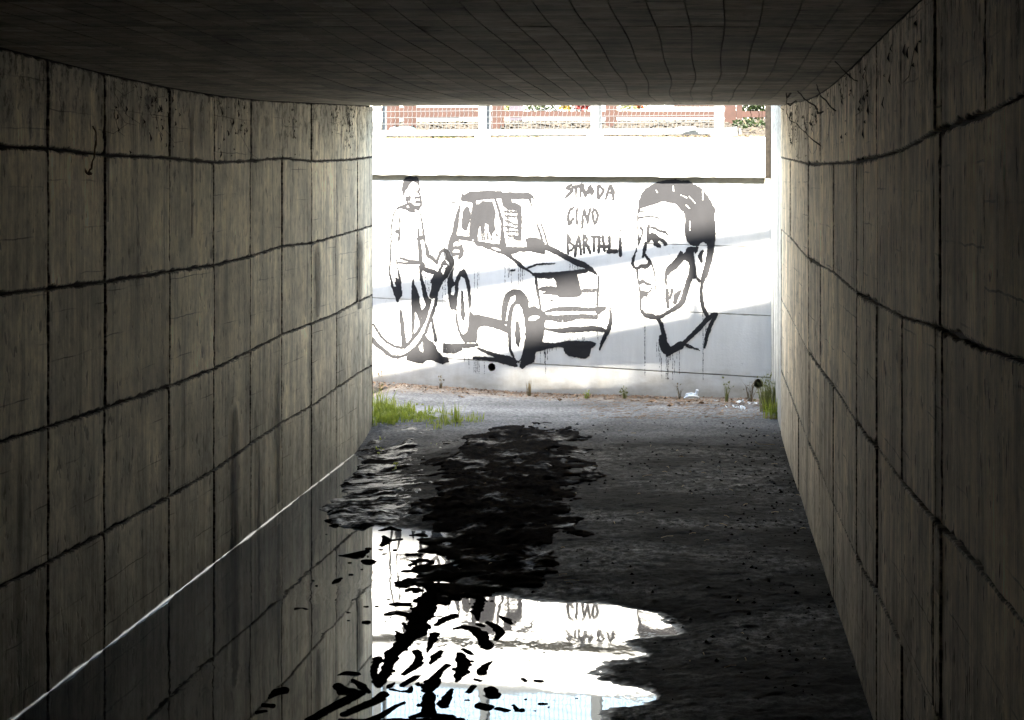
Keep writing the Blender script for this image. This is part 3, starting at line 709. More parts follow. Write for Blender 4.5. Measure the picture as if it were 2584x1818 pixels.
car.P(5, [(1160,900),(1200,880),(1320,885),(1325,930),(1270,960),(1200,1020),(1170,980)], .95)
car.S(5, [(440,1040),(600,1060),(740,1060),(900,1030),(1050,1030),(1180,1040)], [40,50,60,40,35,35], .64)
car.S(5, [(440,1210),(560,1230),(700,1240),(800,1220),(950,1220),(1100,1205),(1230,1215),(1310,1240)], [10,28,38,42,42,40,38,25], .86)
car.S(5, [(1380,910),(1390,1000),(1390,1120),(1360,1220),(1310,1320),(1260,1430),(1230,1520)], [8,20,28,35,30,25,5], .85)
car.P(5, [(400,1405),(580,1420),(720,1390),(900,1385),(1100,1395),(1180,1420),(1160,1470),(1110,1490),(1080,1615),(780,1615),(720,1560),(700,1490),(640,1475),(480,1500),(350,1540),(300,1550),(290,1615),(100,1615),(110,1500),(140,1380),(150,1300),(160,1100),(130,980),(100,880),(0,830),(0,640),(80,640),(130,720),(190,820),(200,900),(280,870),(340,910),(440,970),(470,1050),(430,1130),(440,1200),(420,1300)], .84)
car.E(5, [(200,1040),(260,1020),(350,1020),(350,1050),(280,1090),(200,1090)])
car.P(9, [(1420,1370),(1620,1370),(1610,1440),(1580,1458),(1490,1445),(1430,1420)], .95)
car.S(4, [(870,720),(880,600),(900,480),(940,380),(1020,330),(1110,340),(1180,420),(1210,480)], [40,45,50,50,45,45,45,35], .68)
car.S(4, [(965,1150),(960,1000),(950,850),(960,700),(990,550),(1050,480),(1120,490),(1160,570),(1190,700),(1205,850),(1200,1000),(1175,1150),(1135,1290),(1080,1345),(1025,1300),(985,1210),(965,1150)], [16,25,35,35,30,25,25,30,25,20,18,16,12,8,10,14,16], .93)
car.P(4, [(370,560),(400,620),(440,660),(520,660),(700,700),(850,740),(950,750),(960,800),(880,800),(1000,900),(1000,950),(950,940),(800,880),(650,830),(580,820),(520,840),(500,880),(490,960),(480,1070),(420,1060),(330,1065),(290,1040),(250,950),(300,940),(340,900),(360,800)], .93)
car.S(4, [(290,30),(330,120),(360,230),(375,400),(378,550)], [30,26,24,22,20]); car.S(4, [(290,40),(230,90),(195,200)], [25,25,20])
car.S(4, [(178,580),(185,720),(215,870),(265,980),(320,1050)], [12,15,15,22,25], .93)
ell = lambda cx, cy, rx, ry: [(cx+rx*math.cos(t*math.pi/14), cy+ry*math.sin(t*math.pi/14)) for t in range(28)]
car.P(4, [(60,0),(140,0),(130,170),(190,200),(210,250),(200,450),(190,560),(160,590),(110,590),(80,540),(70,430)], .96)
car.E(4, [(110,270),(160,230),(165,330),(140,380),(105,370)])
car.E(4, ell(1080, 920, 96, 412)); car.E(4, ell(277, 525, 76, 412))
car.P(4, [(1060,740),(1090,760),(1115,850),(1120,1000),(1100,1130),(1075,1130),(1040,1050),(1030,900),(1045,780)], .88)
car.S(4, [(265,330),(275,500),(280,650),(285,730)], [10,28,38,15], .88)
car.S(4, [(0,1110),(200,1110),(350,1110),(490,1100)], [35,30,35,25], .84); car.S(4, [(0,1180),(150,1180),(260,1160)], [40,50,20], .66)
car.S(4, [(500,1150),(640,1210),(800,1270),(950,1300),(1040,1350)], [18,25,35,40,30], .86)
car.S(4, [(440,1290),(600,1300),(780,1320),(950,1370),(1050,1400)], [20,28,30,30,25], .74)
car.P(4, [(1120,1340),(1180,1060),(1440,1060),(1340,1200),(1320,1350),(1200,1400),(1150,1460),(1100,1420)], .92)
for (c, x, y0, y1) in ((3,490,930,1600),(3,515,940,1420),(3,447,1270,1640),(3,890,1090,1640),(3,940,1100,1390),(3,955,1100,1360),(3,985,1290,1560),(3,1090,1230,1560),(3,1115,1240,1450),(3,1145,1260,1480),(3,1170,1280,1370),
     (5,52,310,640),(5,80,330,560),(5,108,350,560),(4,300,1140,1350),(4,320,1150,1260),(4,365,1140,1430),(4,440,1140,1500),(4,465,1140,1600),(4,490,1140,1560),(4,512,1290,1610),(4,590,1330,1560),(4,1405,1200,1380),(4,1480,1190,1600),(4,1470,1180,1380),(4,1510,1180,1320),
     (5,725,1270,1390),(5,760,1270,1380),(5,785,1270,1400),(5,805,1270,1390),(5,835,1270,1370),(5,910,1250,1390),(5,985,1250,1390),(5,1005,1240,1385),(5,1203,1020,1380),(5,800,260,370),(5,840,270,370),(5,870,300,360),(5,910,300,350),(5,425,1490,1615),(5,445,1490,1600),(5,470,1490,1610),(5,500,1480,1540),(5,540,1480,1530),(5,600,1480,1520)):
    car.drip(c, x, y0, y1, .5, .72)
car.build('painted_car')

txt = Paint(1420, 455, 1585, 660)
T = lambda pts, r, d=.97: txt.S(6, pts, [q*1.08+2.5 for q in (r if hasattr(r, '__len__') else [r]*len(pts))], d)
T([(235,195),(165,235),(150,260),(230,275),(245,300),(200,360),(130,425)], [15,28,22,28,30,28,12])
T([(280,240),(400,215)], 28); T([(322,260),(320,415)], [18,8])
T([(410,250),(400,420)], [25,12]); T([(430,185),(450,215),(435,260),(490,340),(500,400)], [20,33,30,36,25])
txt.P(6, [(595,175),(530,230),(510,330),(500,420),(540,370),(595,360),(610,415),(650,350),(665,300),(630,260)], .97)
T([(725,220),(728,430)], 24); T([(750,208),(828,290),(826,330),(750,440)], 23)
T([(960,200),(920,300),(865,460)], [20,26,14]); T([(960,200),(1010,320),(1010,460)], [22,30,22]); T([(920,330),(1000,350)], 24)
txt.E(6, [(935,300),(955,300),(955,325),(935,325)])
T([(275,610),(210,660),(178,750),(175,850),(190,930)], [14,22,22,24,18]); T([(272,825),(240,850),(232,895)], 22, .9); T([(190,930),(232,900)], 14, .9)
T([(335,670),(340,920)], 20); T([(352,600),(345,650)], 8, .6)
T([(470,610),(450,760),(435,990)], [8,20,18]); T([(470,640),(510,780),(540,900)], [10,24,20]); T([(580,640),(560,760),(540,900)], [16,22,16])
T([(650,640),(700,680),(725,780),(700,880),(660,910),(640,820),(625,720),(650,640)], 17)
T([(165,1130),(165,1300),(170,1500)], 15); T([(170,1140),(215,1200),(190,1260),(268,1310),(280,1350),(230,1410),(180,1420)], 18, .74)
T([(370,1150),(330,1300),(300,1510)], [15,22,18]); T([(375,1150),(400,1320),(410,1480)], [15,22,20]); T([(320,1320),(400,1340)], 22)
T([(462,1130),(460,1300),(470,1450)], [20,22,22]); T([(490,1130),(512,1200),(480,1290),(550,1350),(585,1460)], [20,26,28,28,18])
txt.E(6, [(480,1200),(500,1200),(500,1235),(480,1235)])
T([(610,1155),(750,1160)], 22); T([(655,1170),(655,1420)], 22)
T([(760,1170),(750,1300),(740,1440)], 22); T([(815,1150),(830,1280),(850,1420)], 22); T([(740,1330),(880,1340)], 28)
T([(940,1160),(940,1380)], 24); T([(920,1430),(1065,1430)], 34, .93)
T([(1135,1180),(1140,1300),(1142,1500)], [20,26,28], .95); T([(1140,1038),(1152,1026)], 8, .7)
txt.build('painted_lettering')

por = Paint(1590, 448, 1830, 960)
por.P(7, [(185,430),(240,300),(310,220),(400,160),(520,110),(640,90),(760,80),(860,105),(980,100),(1060,150),(1150,190),(1230,270),(1300,360),(1350,460),(1400,540),(1405,600),(1385,620),(1395,740),(1405,860),(1400,1000),(1385,1150),(1370,1260),(1340,1400),(1270,1640),(1170,1640),(1210,1480),(1250,1300),(1278,1180),(1265,1090),(1210,1062),(1160,1090),(1140,1130),(1020,1120),(960,1060),(920,960),(915,850),(925,740),(920,640),(895,590),(850,550),(810,500),(770,460),(700,445),(600,430),(520,440),(460,470),(370,490),(290,515),(235,530),(215,600),(185,640),(175,600),(195,500)], .90)
for (a, b_) in (((860,325),(950,365)), ((990,345),(1080,450)), ((735,180),(745,265)), ((470,250),(490,285)), ((1200,260),(1205,400)), ((940,480),(1000,535)), ((1000,740),(1000,880))):
    ox, oy, k = CR[7]; dd = por.d.copy(); por.d[:] = 0; por.S(7, [a, b_], 6, .8); por.d = dd*(1-por.d)
por.S(7, [(1235,640),(1240,860),(1250,980)], 3, .0)
por.P(7, [(1010,1135),(1140,1140),(1120,1210),(1090,1240),(1060,1210),(1070,1330),(1100,1500),(1110,1640),(955,1640),(985,1500),(1000,1400),(960,1370),(920,1340),(880,1390),(760,1490),(700,1550),(640,1600),(600,1640),(605,1520),(630,1460),(720,1380),(800,1290),(850,1200),(890,1220),(900,1260),(960,1150)], .92)
por.S(7, [(1190,1210),(1160,1280),(1180,1370)], [25,35,18], .82)
por.S(7, [(220,580),(300,575),(410,567)], [7,7,3]); por.S(7, [(190,685),(300,665),(400,655),(480,675),(560,712)], [14,9,7,7,4])
por.S(7, [(540,600),(610,650),(660,695)], 4.5, .9); por.S(7, [(610,520),(680,580)], 3.5, .9)
por.S(7, [(185,620),(175,720),(180,850),(190,960),(195,1040)], [8,5,6,12,10]); por.S(7, [(230,845),(265,870),(250,950),(220,1020),(185,1110)], [24,11,9,14,6])
por.S(7, [(205,1000),(190,1020)], 18)
por.S(7, [(355,820),(340,900),(350,1040)], [28,25,28]); por.S(7, [(400,835),(450,840),(520,885),(610,905),(650,950)], [12,15,12,18,5])
por.P(7, [(370,930),(410,905),(460,930),(520,980),(590,1010),(640,1070),(650,1110),(600,1130),(580,1080),(520,1040),(500,1060),(550,1120),(550,1160),(470,1140),(420,1110),(440,1080),(400,1030),(370,1040)])
por.S(7, [(310,1070),(300,1130),(280,1240),(260,1300)], [15,25,25,8])
por.S(7, [(165,1160),(130,1280),(110,1330),(100,1400),(130,1460),(180,1480),(240,1440),(300,1450),(350,1430),(365,1360),(330,1300),(300,1270)], [5,12,25,18,25,22,30,38,32,25,20,15])
por.S(7, [(370,1350),(410,1430),(440,1520),(450,1640)], [12,8,7,6]); por.S(7, [(175,1490),(180,1615)], 15)
por.S(8, [(155,130),(152,200)], 10); por.P(8, [(150,200),(165,210),(185,260),(230,235),(270,270),(360,305),(340,340),(280,320),(240,300),(190,320),(165,330),(150,270)])
por.S(8, [(380,120),(392,220),(398,340),(392,430)], [7,6,8,6]); por.S(8, [(350,40),(380,120)], 6)
por.S(8, [(185,340),(190,430),(195,520),(195,600),(200,660)], [8,10,18,12,12]); por.P(8, [(190,390),(230,400),(310,410),(345,345),(360,360),(340,420),(300,430),(295,490),(250,480),(210,520),(185,500)], .88)
por.S(8, [(205,670),(260,730),(340,740),(400,760),(480,745),(560,700),(640,650),(720,600),(770,540),(800,440),(830,330),(870,220),(900,100),(890,0)], [14,30,42,25,25,25,30,38,42,40,40,36,32,45], .92)
por.P(8, [(620,20),(720,0),(780,0),(700,90),(600,160),(560,190),(560,330),(530,330),(515,260),(530,130),(560,80)], .85)
por.S(8, [(560,390),(555,500),(570,620)], [28,28,22], .76); por.S(8, [(625,390),(600,500)], [24,20], .76); por.S(8, [(740,400),(690,460),(660,560)], [18,42,28], .74)
por.S(8, [(1130,-20),(1090,120),(1050,230),(1030,300)], [40,45,35,18], .92); por.S(8, [(930,80),(950,200),(1000,270),(1060,260)], [8,10,16,18])
por.S(8, [(1035,290),(1020,400),(1025,520),(1050,640),(1110,750)], [20,20,22,25,28]); por.S(8, [(430,770),(480,850),(500,950),(520,1040)], [25,25,28,35])
por.P(8, [(450,1000),(530,1000),(560,1090),(610,1165),(680,1110),(740,1080),(820,1110),(770,1180),(640,1250),(560,1295),(520,1260),(470,1200),(440,1080)])
por.S(8, [(780,1110),(900,1000),(1000,900),(1100,790),(1190,720),(1230,715)], [28,30,32,32,28,20], .92); por.S(8, [(1220,740),(1150,860),(1100,1000),(1065,1170)], [25,28,28,12], .80)
por.S(8, [(800,1130),(900,1170),(1000,1210)], [25,15,5], .6)
for (x, y0, y1) in ((255,760,1550),(210,780,870),(1045,680,1615),(1085,870,960),(995,950,1000),(460,1200,1440),(480,1300,1600),(445,1100,1290),(418,1100,1300),(545,1290,1590),(560,1290,1615),(573,1290,1600),(633,1250,1615),(660,1340,1530),(690,1230,1320),(725,1210,1530),(600,1270,1340)):
    por.drip(8, x, y0, y1, .5, .78)
por.build('painted_portrait')

# ------------------------------------------------------------------ ground
WP = [(-900,2600),(-900,1080),(932,1080),(940,1122),(934,1165),(915,1200),(890,1240),(842,1290),(838,1318),(870,1332),(940,1326),(1000,1334),(1057,1345),(1117,1338),(1150,1345),(1110,1360),(1130,1400),(1150,1450),(1200,1500),(1290,1518),(1330,1522),(1450,1525),(1560,1530),(1640,1540),(1720,1555),(1800,1580),(1740,1600),(1640,1612),(1600,1616),(1560,1622),(1600,1640),(1650,1650),(1600,1662),(1520,1660),(1470,1680),(1420,1692),(1440,1706),(1500,1718),(1600,1735),(1680,1757),(1640,1772),(1560,1778),(1500,1800),(1540,1840),(1440,1900),(1500,2000),(1350,2150),(1400,2600)]
PUD = [[(1195,1120),(1260,1108),(1290,1112),(1275,1122),(1220,1128)], [(1080,1165),(1110,1158),(1125,1168),(1090,1182)]]
def ground_base(X, D):
    """height before small noise"""
    u = (X-xl(D))/2.96
    z_out = .155+.07*np.clip((-X+.3)/1.6, 0, 1)*np.clip((D-15.2)/1.4, 0, 1)
    z_in_r = .06+.03*np.clip((D-10)/4, 0, 1)
    t = np.clip((D-13.2)/2.2, 0, 1); t = t*t*(3-2*t)
    return z_in_r, z_out, t, u
def ground_z(X, D, dx, dy):
    xi = CX+X*F/D; yi = HY+HC*F/D
    water = in_poly(WP, xi+vnoise(X*9, D*9, 3)*6, yi+vnoise(X*7, D*7, 5)*3).astype(float)
    land = 1-water
    b1 = blur(land, .03/dx, .03/dy); b2 = blur(land, .12/dx, .12/dy)
    zr, zo, t, u = ground_base(X, D)
    b3 = blur(land, .45/dx, .5/dy)
    z = (b1-.5)*.007+np.maximum(b2-.5, 0)*2*.006+np.maximum(b3-.62, 0)/.38*(zr-.008)+np.minimum(b3-.5, 0)*.045
    z = z*(1-t)+zo*t*np.clip((u-.02)*6+t*1.3, 0, 1)+(1-np.clip((u-.02)*6+t*1.3, 0, 1))*t*.02
    n = fbm(X*14, D*14, 11, 4, .6)*.0035+fbm(X*45, D*36, 21, 3, .7)*.0042+fbm(X*1.7, D*1.7, 31, 3)*.006
    n = n+np.maximum(fbm(X*24, D*17, 35, 3, .6)-.24, 0)*.012*np.clip(fbm(X*1.3, D*.9, 36, 2)*2.2+.1, 0, 1)
    z = z+n*np.where(land > .5, 1.0, np.clip((b3+.12)*1.6, .15, .9))
    # worn wheel depressions and low wet spots near the mouth
    z = z-.02*np.exp(-((D-11.0)/.25)**2)*np.clip(1-abs(X-.35)/.6, 0, 1)*.5
    return z
GR_ = []
def gh(x, y):
    for (x0, x1, y0, y1, Z) in GR_:
        if x0 <= x <= x1 and y0 <= y <= y1:
            return float(Z[int((x-x0)/(x1-x0)*(Z.shape[0]-1)), int((y-y0)/(y1-y0)*(Z.shape[1]-1))])
    return .1
def ghv(X, Y):
    x0, x1, y0, y1, Z = GR_[0]
    i = np.clip(((X-x0)/(x1-x0)*(Z.shape[0]-1)).astype(int), 0, Z.shape[0]-1); j = np.clip(((Y-y0)/(y1-y0)*(Z.shape[1]-1)).astype(int), 0, Z.shape[1]-1)
    return Z[i, j]
def ground_piece(name, x0, x1, y0, y1, dx, dy, m=M_ground, kind='structure', follow=True):
    nx = int((x1-x0)/dx)+1; ny = int((y1-y0)/dy)+1
    X, D = np.meshgrid(np.linspace(x0, x1, nx), np.linspace(y0, y1, ny), indexing='ij')
    Z = ground_z(X, np.maximum(D, .8), dx, dy)
    V = np.stack([X, D, Z], -1).reshape(-1, 3)
    GR_.append((x0, x1, y0, y1, Z)); o = mesh(name, V, grid_faces(nx, ny), m, smooth=True); tag(o, kind=kind); return o, Z
ground_piece('tunnel_floor', -2.45, 2.35, 5.6, 14.55, .011, .014)
ground_piece('path', -6.4, 2.5, 14.55, 17.3, .02, .02)
b = MB(); b.add([(-6, -24.2, .02), (1.5, -24.2, .02), (1.5, 5.6, .02), (-2.5, 5.6, -.04)], [(0,1,2,3)]); o = b.build('tunnel_floor', M_ground); tag(o, kind='structure')
b = MB(); b.add([(-3.5, 2, 0), (1.6, 2, 0), (1.9, 13.4, 0), (.2, 14.6, 0), (-1.02, 14.85, 0), (-1.4, 14.7, 0)], [(0,1,2,3,4,5)]); b.add([(-4.6, -24.2, 0.03), (-1.8, -24.2, 0.03), (-.6, 2, 0), (-2.6, 2, 0)], [(0,1,2,3)])
o = b.build('puddle_water', M_water); tag(o, kind='structure')
# silt fillet along the waterline of the left wall: catches the light as a thin bright line
ML = MB(); pts = []
wl = [p for p in np.arange(3.0, 14.3, .06)]
brk = [Dl(108), Dl(235)]
V = []; Fs = []; r = .0085
for i, s in enumerate(wl):
    w = r*(1+.35*math.sin(s*5.1)*math.sin(s*1.7)+.7*random.uniform(-.5, .6)); w *= (.75 if s > 9 else 1)
    w *= .55+.9*abs(math.sin(s*2.3+math.sin(s*7)))**.7
    if random.random() < .07: w *= .15
    if min(abs(s-q) for q in brk) < .05: w *= .1
    for k in range(5):
        a = math.radians(90*k/4)
        ox = w-w*math.sin(a)+.003; zz = w-w*math.cos(a)+.0008
        V.append(PL(s, zz, ox+.0012*math.sin(s*31)))
for i in range(len(wl)-1):
    for k in range(4): Fs.append((i*5+k, i*5+k+1, (i+1)*5+k+1, (i+1)*5+k))
o = mesh('waterline_silt', V, Fs, M_slick, smooth=True); tag(o, 'thin wet silt line glistening where the left wall meets the water', 'silt line', kind='stuff')

# ------------------------------------------------------------------ mud
MC = {'A': (780, 1280, 400/2019), 'B': (1080, 1440, 400/1709), 'C': (640, 1560, 500/2296), '0': (0, 0, 1), 'R5': (920, 900, 530/1902)}
def to_world(c, p, r):
    ox, oy, k = MC[c]; x = ox+k*p[0]; y = oy+k*p[1]; D = HC*F/(y-HY)
    return ((x-CX)*D/F, D, r*k*D/F)
def mud_height(X, D, strokes, seed=0, fac=1.38):
    n1 = fbm(X*38, D*30, 41+seed, 4, .6); n2 = fbm(X*120, D*100, 51+seed, 3, .6)
    Z = np.full(X.shape, -.03)
    for c, pts, r in strokes:
        if not hasattr(r, '__len__'): r = [r]*len(pts)
        w = [to_world(c, p, q*fac) for p, q in zip(pts, r)]
        if len(w) == 1: w = w*2
        for a, b_ in zip(w[:-1], w[1:]):
            R = max(a[2], b_[2])*1.7+.02
            m = (X > min(a[0], b_[0])-R) & (X < max(a[0], b_[0])+R) & (D > min(a[1], b_[1])-R*2) & (D < max(a[1], b_[1])+R*2)
            if not m.any(): continue
            x = X[m]; y = D[m]; dx, dy = b_[0]-a[0], b_[1]-a[1]; L2 = dx*dx+dy*dy+1e-9
            t = np.clip(((x-a[0])*dx+(y-a[1])*dy)/L2, 0, 1); rr = a[2]+(b_[2]-a[2])*t
            q = np.hypot(x-a[0]-t*dx, (y-a[1]-t*dy))/np.maximum(rr, 1e-4)
            q = q*(1+.75*n1[m])+.55*n2[m]*np.minimum(1, .02/np.maximum(rr, .004))
            h = np.where(q < 1, np.minimum(rr*.5, .016)*np.clip(1-q*q, 0, 1)**.4+.004*n1[m], -.03*np.clip(q-1, 0, 1))
            h = h+np.where(q < 1, n2[m]*.0035, 0)
            Z[m] = np.maximum(Z[m], h)
    return Z
RIDGE = [('A', [(1640,1000),(1530,1180),(1450,1320),(1400,1450),(1400,1600)], [70,110,115,110,105]), ('A', [(1200,1480),(1260,1570)], 28),
 ('C', [(1900,60),(1850,180),(1700,320),(1600,440),(1560,560),(1500,680),(1450,780)], [90,95,85,75,65,65,55]),
 ('C', [(1450,470),(1400,560),(1390,650),(1440,760)], [50,42,42,50]), ('C', [(1560,800),(1640,750)], [40,15]),
 ('C', [(1640,150),(1740,220),(1700,260)], [15,50,50]), ('C', [(1230,870),(1000,990),(840,1080),(640,1190)], [60,70,60,60]),
 ('C', [(1500,880),(1420,960),(1250,1030),(1050,1120)], [55,60,60,50]), ('C', [(1750,980),(1650,1020),(1500,1120),(1350,1185)], [28,30,45,50]),
 ('C', [(1820,1150),(1950,1120),(2296,1150)], [30,50,50]), ('C', [(1000,1180),(1300,1190),(1800,1190),(2400,1190)], [30,40,50,60]),
 ('C', [(980,780),(1050,850),(1150,850),(1220,860)], [50,78,60,30]), ('C', [(1150,720),(1250,790),(1340,860)], [30,58,30]),
 ('C', [(2100,190),(2060,280),(2010,400)], [50,45,12]), ('B', [(300,1200),(350,1100)], [15,25])]
HOLE = None
def field(name, strokes, bbox, dx, dy, label=None, cat=None, seed=0, kind='stuff', group=None, extra=None, m=None):
    x0, x1, y0, y1 = bbox; nx = int((x1-x0)/dx)+1; ny = int((y1-y0)/dy)+1
    X, D = np.meshgrid(np.linspace(x0, x1, nx), np.linspace(y0, y1, ny), indexing='ij')
    Z = mud_height(X, D, strokes, seed, 1.06 if name == 'mud_ridge' else 1.38)
    if extra is not None: Z = np.maximum(Z, extra(X, D, dx, dy))
    k = np.maximum(np.maximum(Z[:-1, :-1], Z[1:, :-1]), np.maximum(Z[:-1, 1:], Z[1:, 1:])) > -.004
    V, Fq, u = compact(np.stack([X, D, Z], -1).reshape(-1, 3), grid_faces(nx, ny, k))
    if len(Fq) == 0: return None
    c = V.mean(0); c[2] = 0
    o = mesh(name, V, Fq, m or M_mud, smooth=True, loc=tuple(c)); tag(o, label, cat, group, kind); return o
field('mud_ridge', RIDGE, (-1.15, .75, 6.3, 9.6), .0055, .009, 'long ragged ridge of black mud running through the puddle to the bottom edge', 'mud')
# the heap: polygon in the photo, raised and lumpy
HP = [(1400,1104),(1290,1118),(1250,1125),(1160,1138),(1110,1165),(1098,1181),(1079,1201),(1098,1223),(1093,1257),(1059,1290),(1031,1318),(1001,1327),(1030,1338),(1057,1340),(1117,1330),(1144,1338),(1093,1357),(1081,1373),(1097,1391),(1097,1407),(1047,1419),(1006,1450),(1027,1462),(1040,1478),(1008,1492),(1057,1486),(1055,1466),(1070,1462),(1065,1482),(1081,1496),(1077,1520),(1026,1524),(1037,1543),(1085,1562),(1140,1532),(1117,1508),(1109,1488),(1125,1470),(1150,1480),(1162,1515),(1170,1530),(1197,1520),(1215,1500),(1240,1495),(1250,1520),(1270,1512),(1300,1505),(1330,1490),(1440,1440),(1420,1400),(1470,1340),(1440,1290),(1500,1230),(1480,1150)]
def heap(X, D, dx, dy):
    xi = CX+X*F/D; yi = HY+HC*F/D
    mk = in_poly(HP, xi, yi).astype(float)
    wide = blur(mk, .13/dx, .13/dy)
    n = fbm(X*8, D*6.5, 61, 6, .66)
    m = ((wide+1.05*n-.02-.14*np.clip((X-.02)/.3, 0, 1)-.10*np.clip((D-12.6)/1.5, 0, 1)) > .50).astype(float)
    b1 = blur(m, .007/dx, .010/dy); b2 = blur(m, .06/dx, .08/dy)
    lump = np.maximum(fbm(X*9, D*9, 71, 4, .5)+.15, 0)*.030+fbm(X*32, D*30, 81, 3, .55)*.007
    z = (b1-.5)*.008+(.002+lump*np.clip(b2*1.2-.1, 0, 1))*(b1 > .4)
    zz = np.where(b1 > .4, np.maximum(ghv(X, D), 0)+z, np.minimum(ghv(X, D)-.01, z))
    return np.where(b1 > .05, zz, -.05)
field('mud_heap', [], (-.95, .75, 8.2, 14.9), .009, .012, 'wide heap of black clumped mud spread over the middle of the tunnel floor', 'mud', extra=heap, m=M_heap)
# wet mud flat near the left corner of the mouth
FP = [(915,1165),(930,1118),(1010,1112),(1090,1104),(1180,1104),(1250,1112),(1180,1135),(1120,1160),(1080,1200),(1090,1240),(1060,1285),(1010,1322),(940,1325),(870,1330),(826,1318),(830,1290),(870,1240),(898,1205)]
def flat(X, D, dx, dy):
    xi = CX+X*F/D; yi = HY+HC*F/D; n = fbm(X*16, D*9, 161, 4, .6)
    mk = in_poly(FP, xi+n*34, yi+n*13).astype(float); b1 = blur(mk, .010/dx, .016/dy)
    lumps = np.maximum(fbm(X*7, D*6, 171, 5, .58)-.06, 0)*.038
    base = .004+.05*np.clip((D-12.2)/2.4, 0, 1)*np.clip((X-xl(D))/.6, 0, 1)
    base = np.maximum(base, ghv(X, D)+.004)
    return np.where(b1 > .05, (b1-.5)*.008+base*.8+lumps*b1+fbm(X*22, D*30, 181, 4, .6)*.0045, -.05)
ofl = field('mud_flat', [], (-1.5, -.1, 10.2, 14.9), .01, .014, 'low glistening mud bank beside the left wall near the mouth', 'mud', extra=flat)
M_mudwet = mud_mat(); M_mudwet.name = 'glistening_mud'
_N = NT(M_mudwet); _b = _N.b; _p = _N.pos()
for l in [l for l in M_mudwet.node_tree.links if l.to_socket.name in ('Roughness', 'Base Color')]: M_mudwet.node_tree.links.remove(l)
_w = _N.ramp(_N.noise(_p, (4, 7, 4), 6, .72, (2, 2, 2)), .46, .56)
_N.L(_N.ramp(_w, 0, 1, .9, .34), _b.inputs['Roughness']); _N.L(_N.ramp(_w, 0, 1, 0, .36), _b.inputs['Specular IOR Level'])
_b.inputs['Base Color'].default_value = (.012, .010, .009, 1)
if ofl: ofl.data.materials[0] = M_mudwet
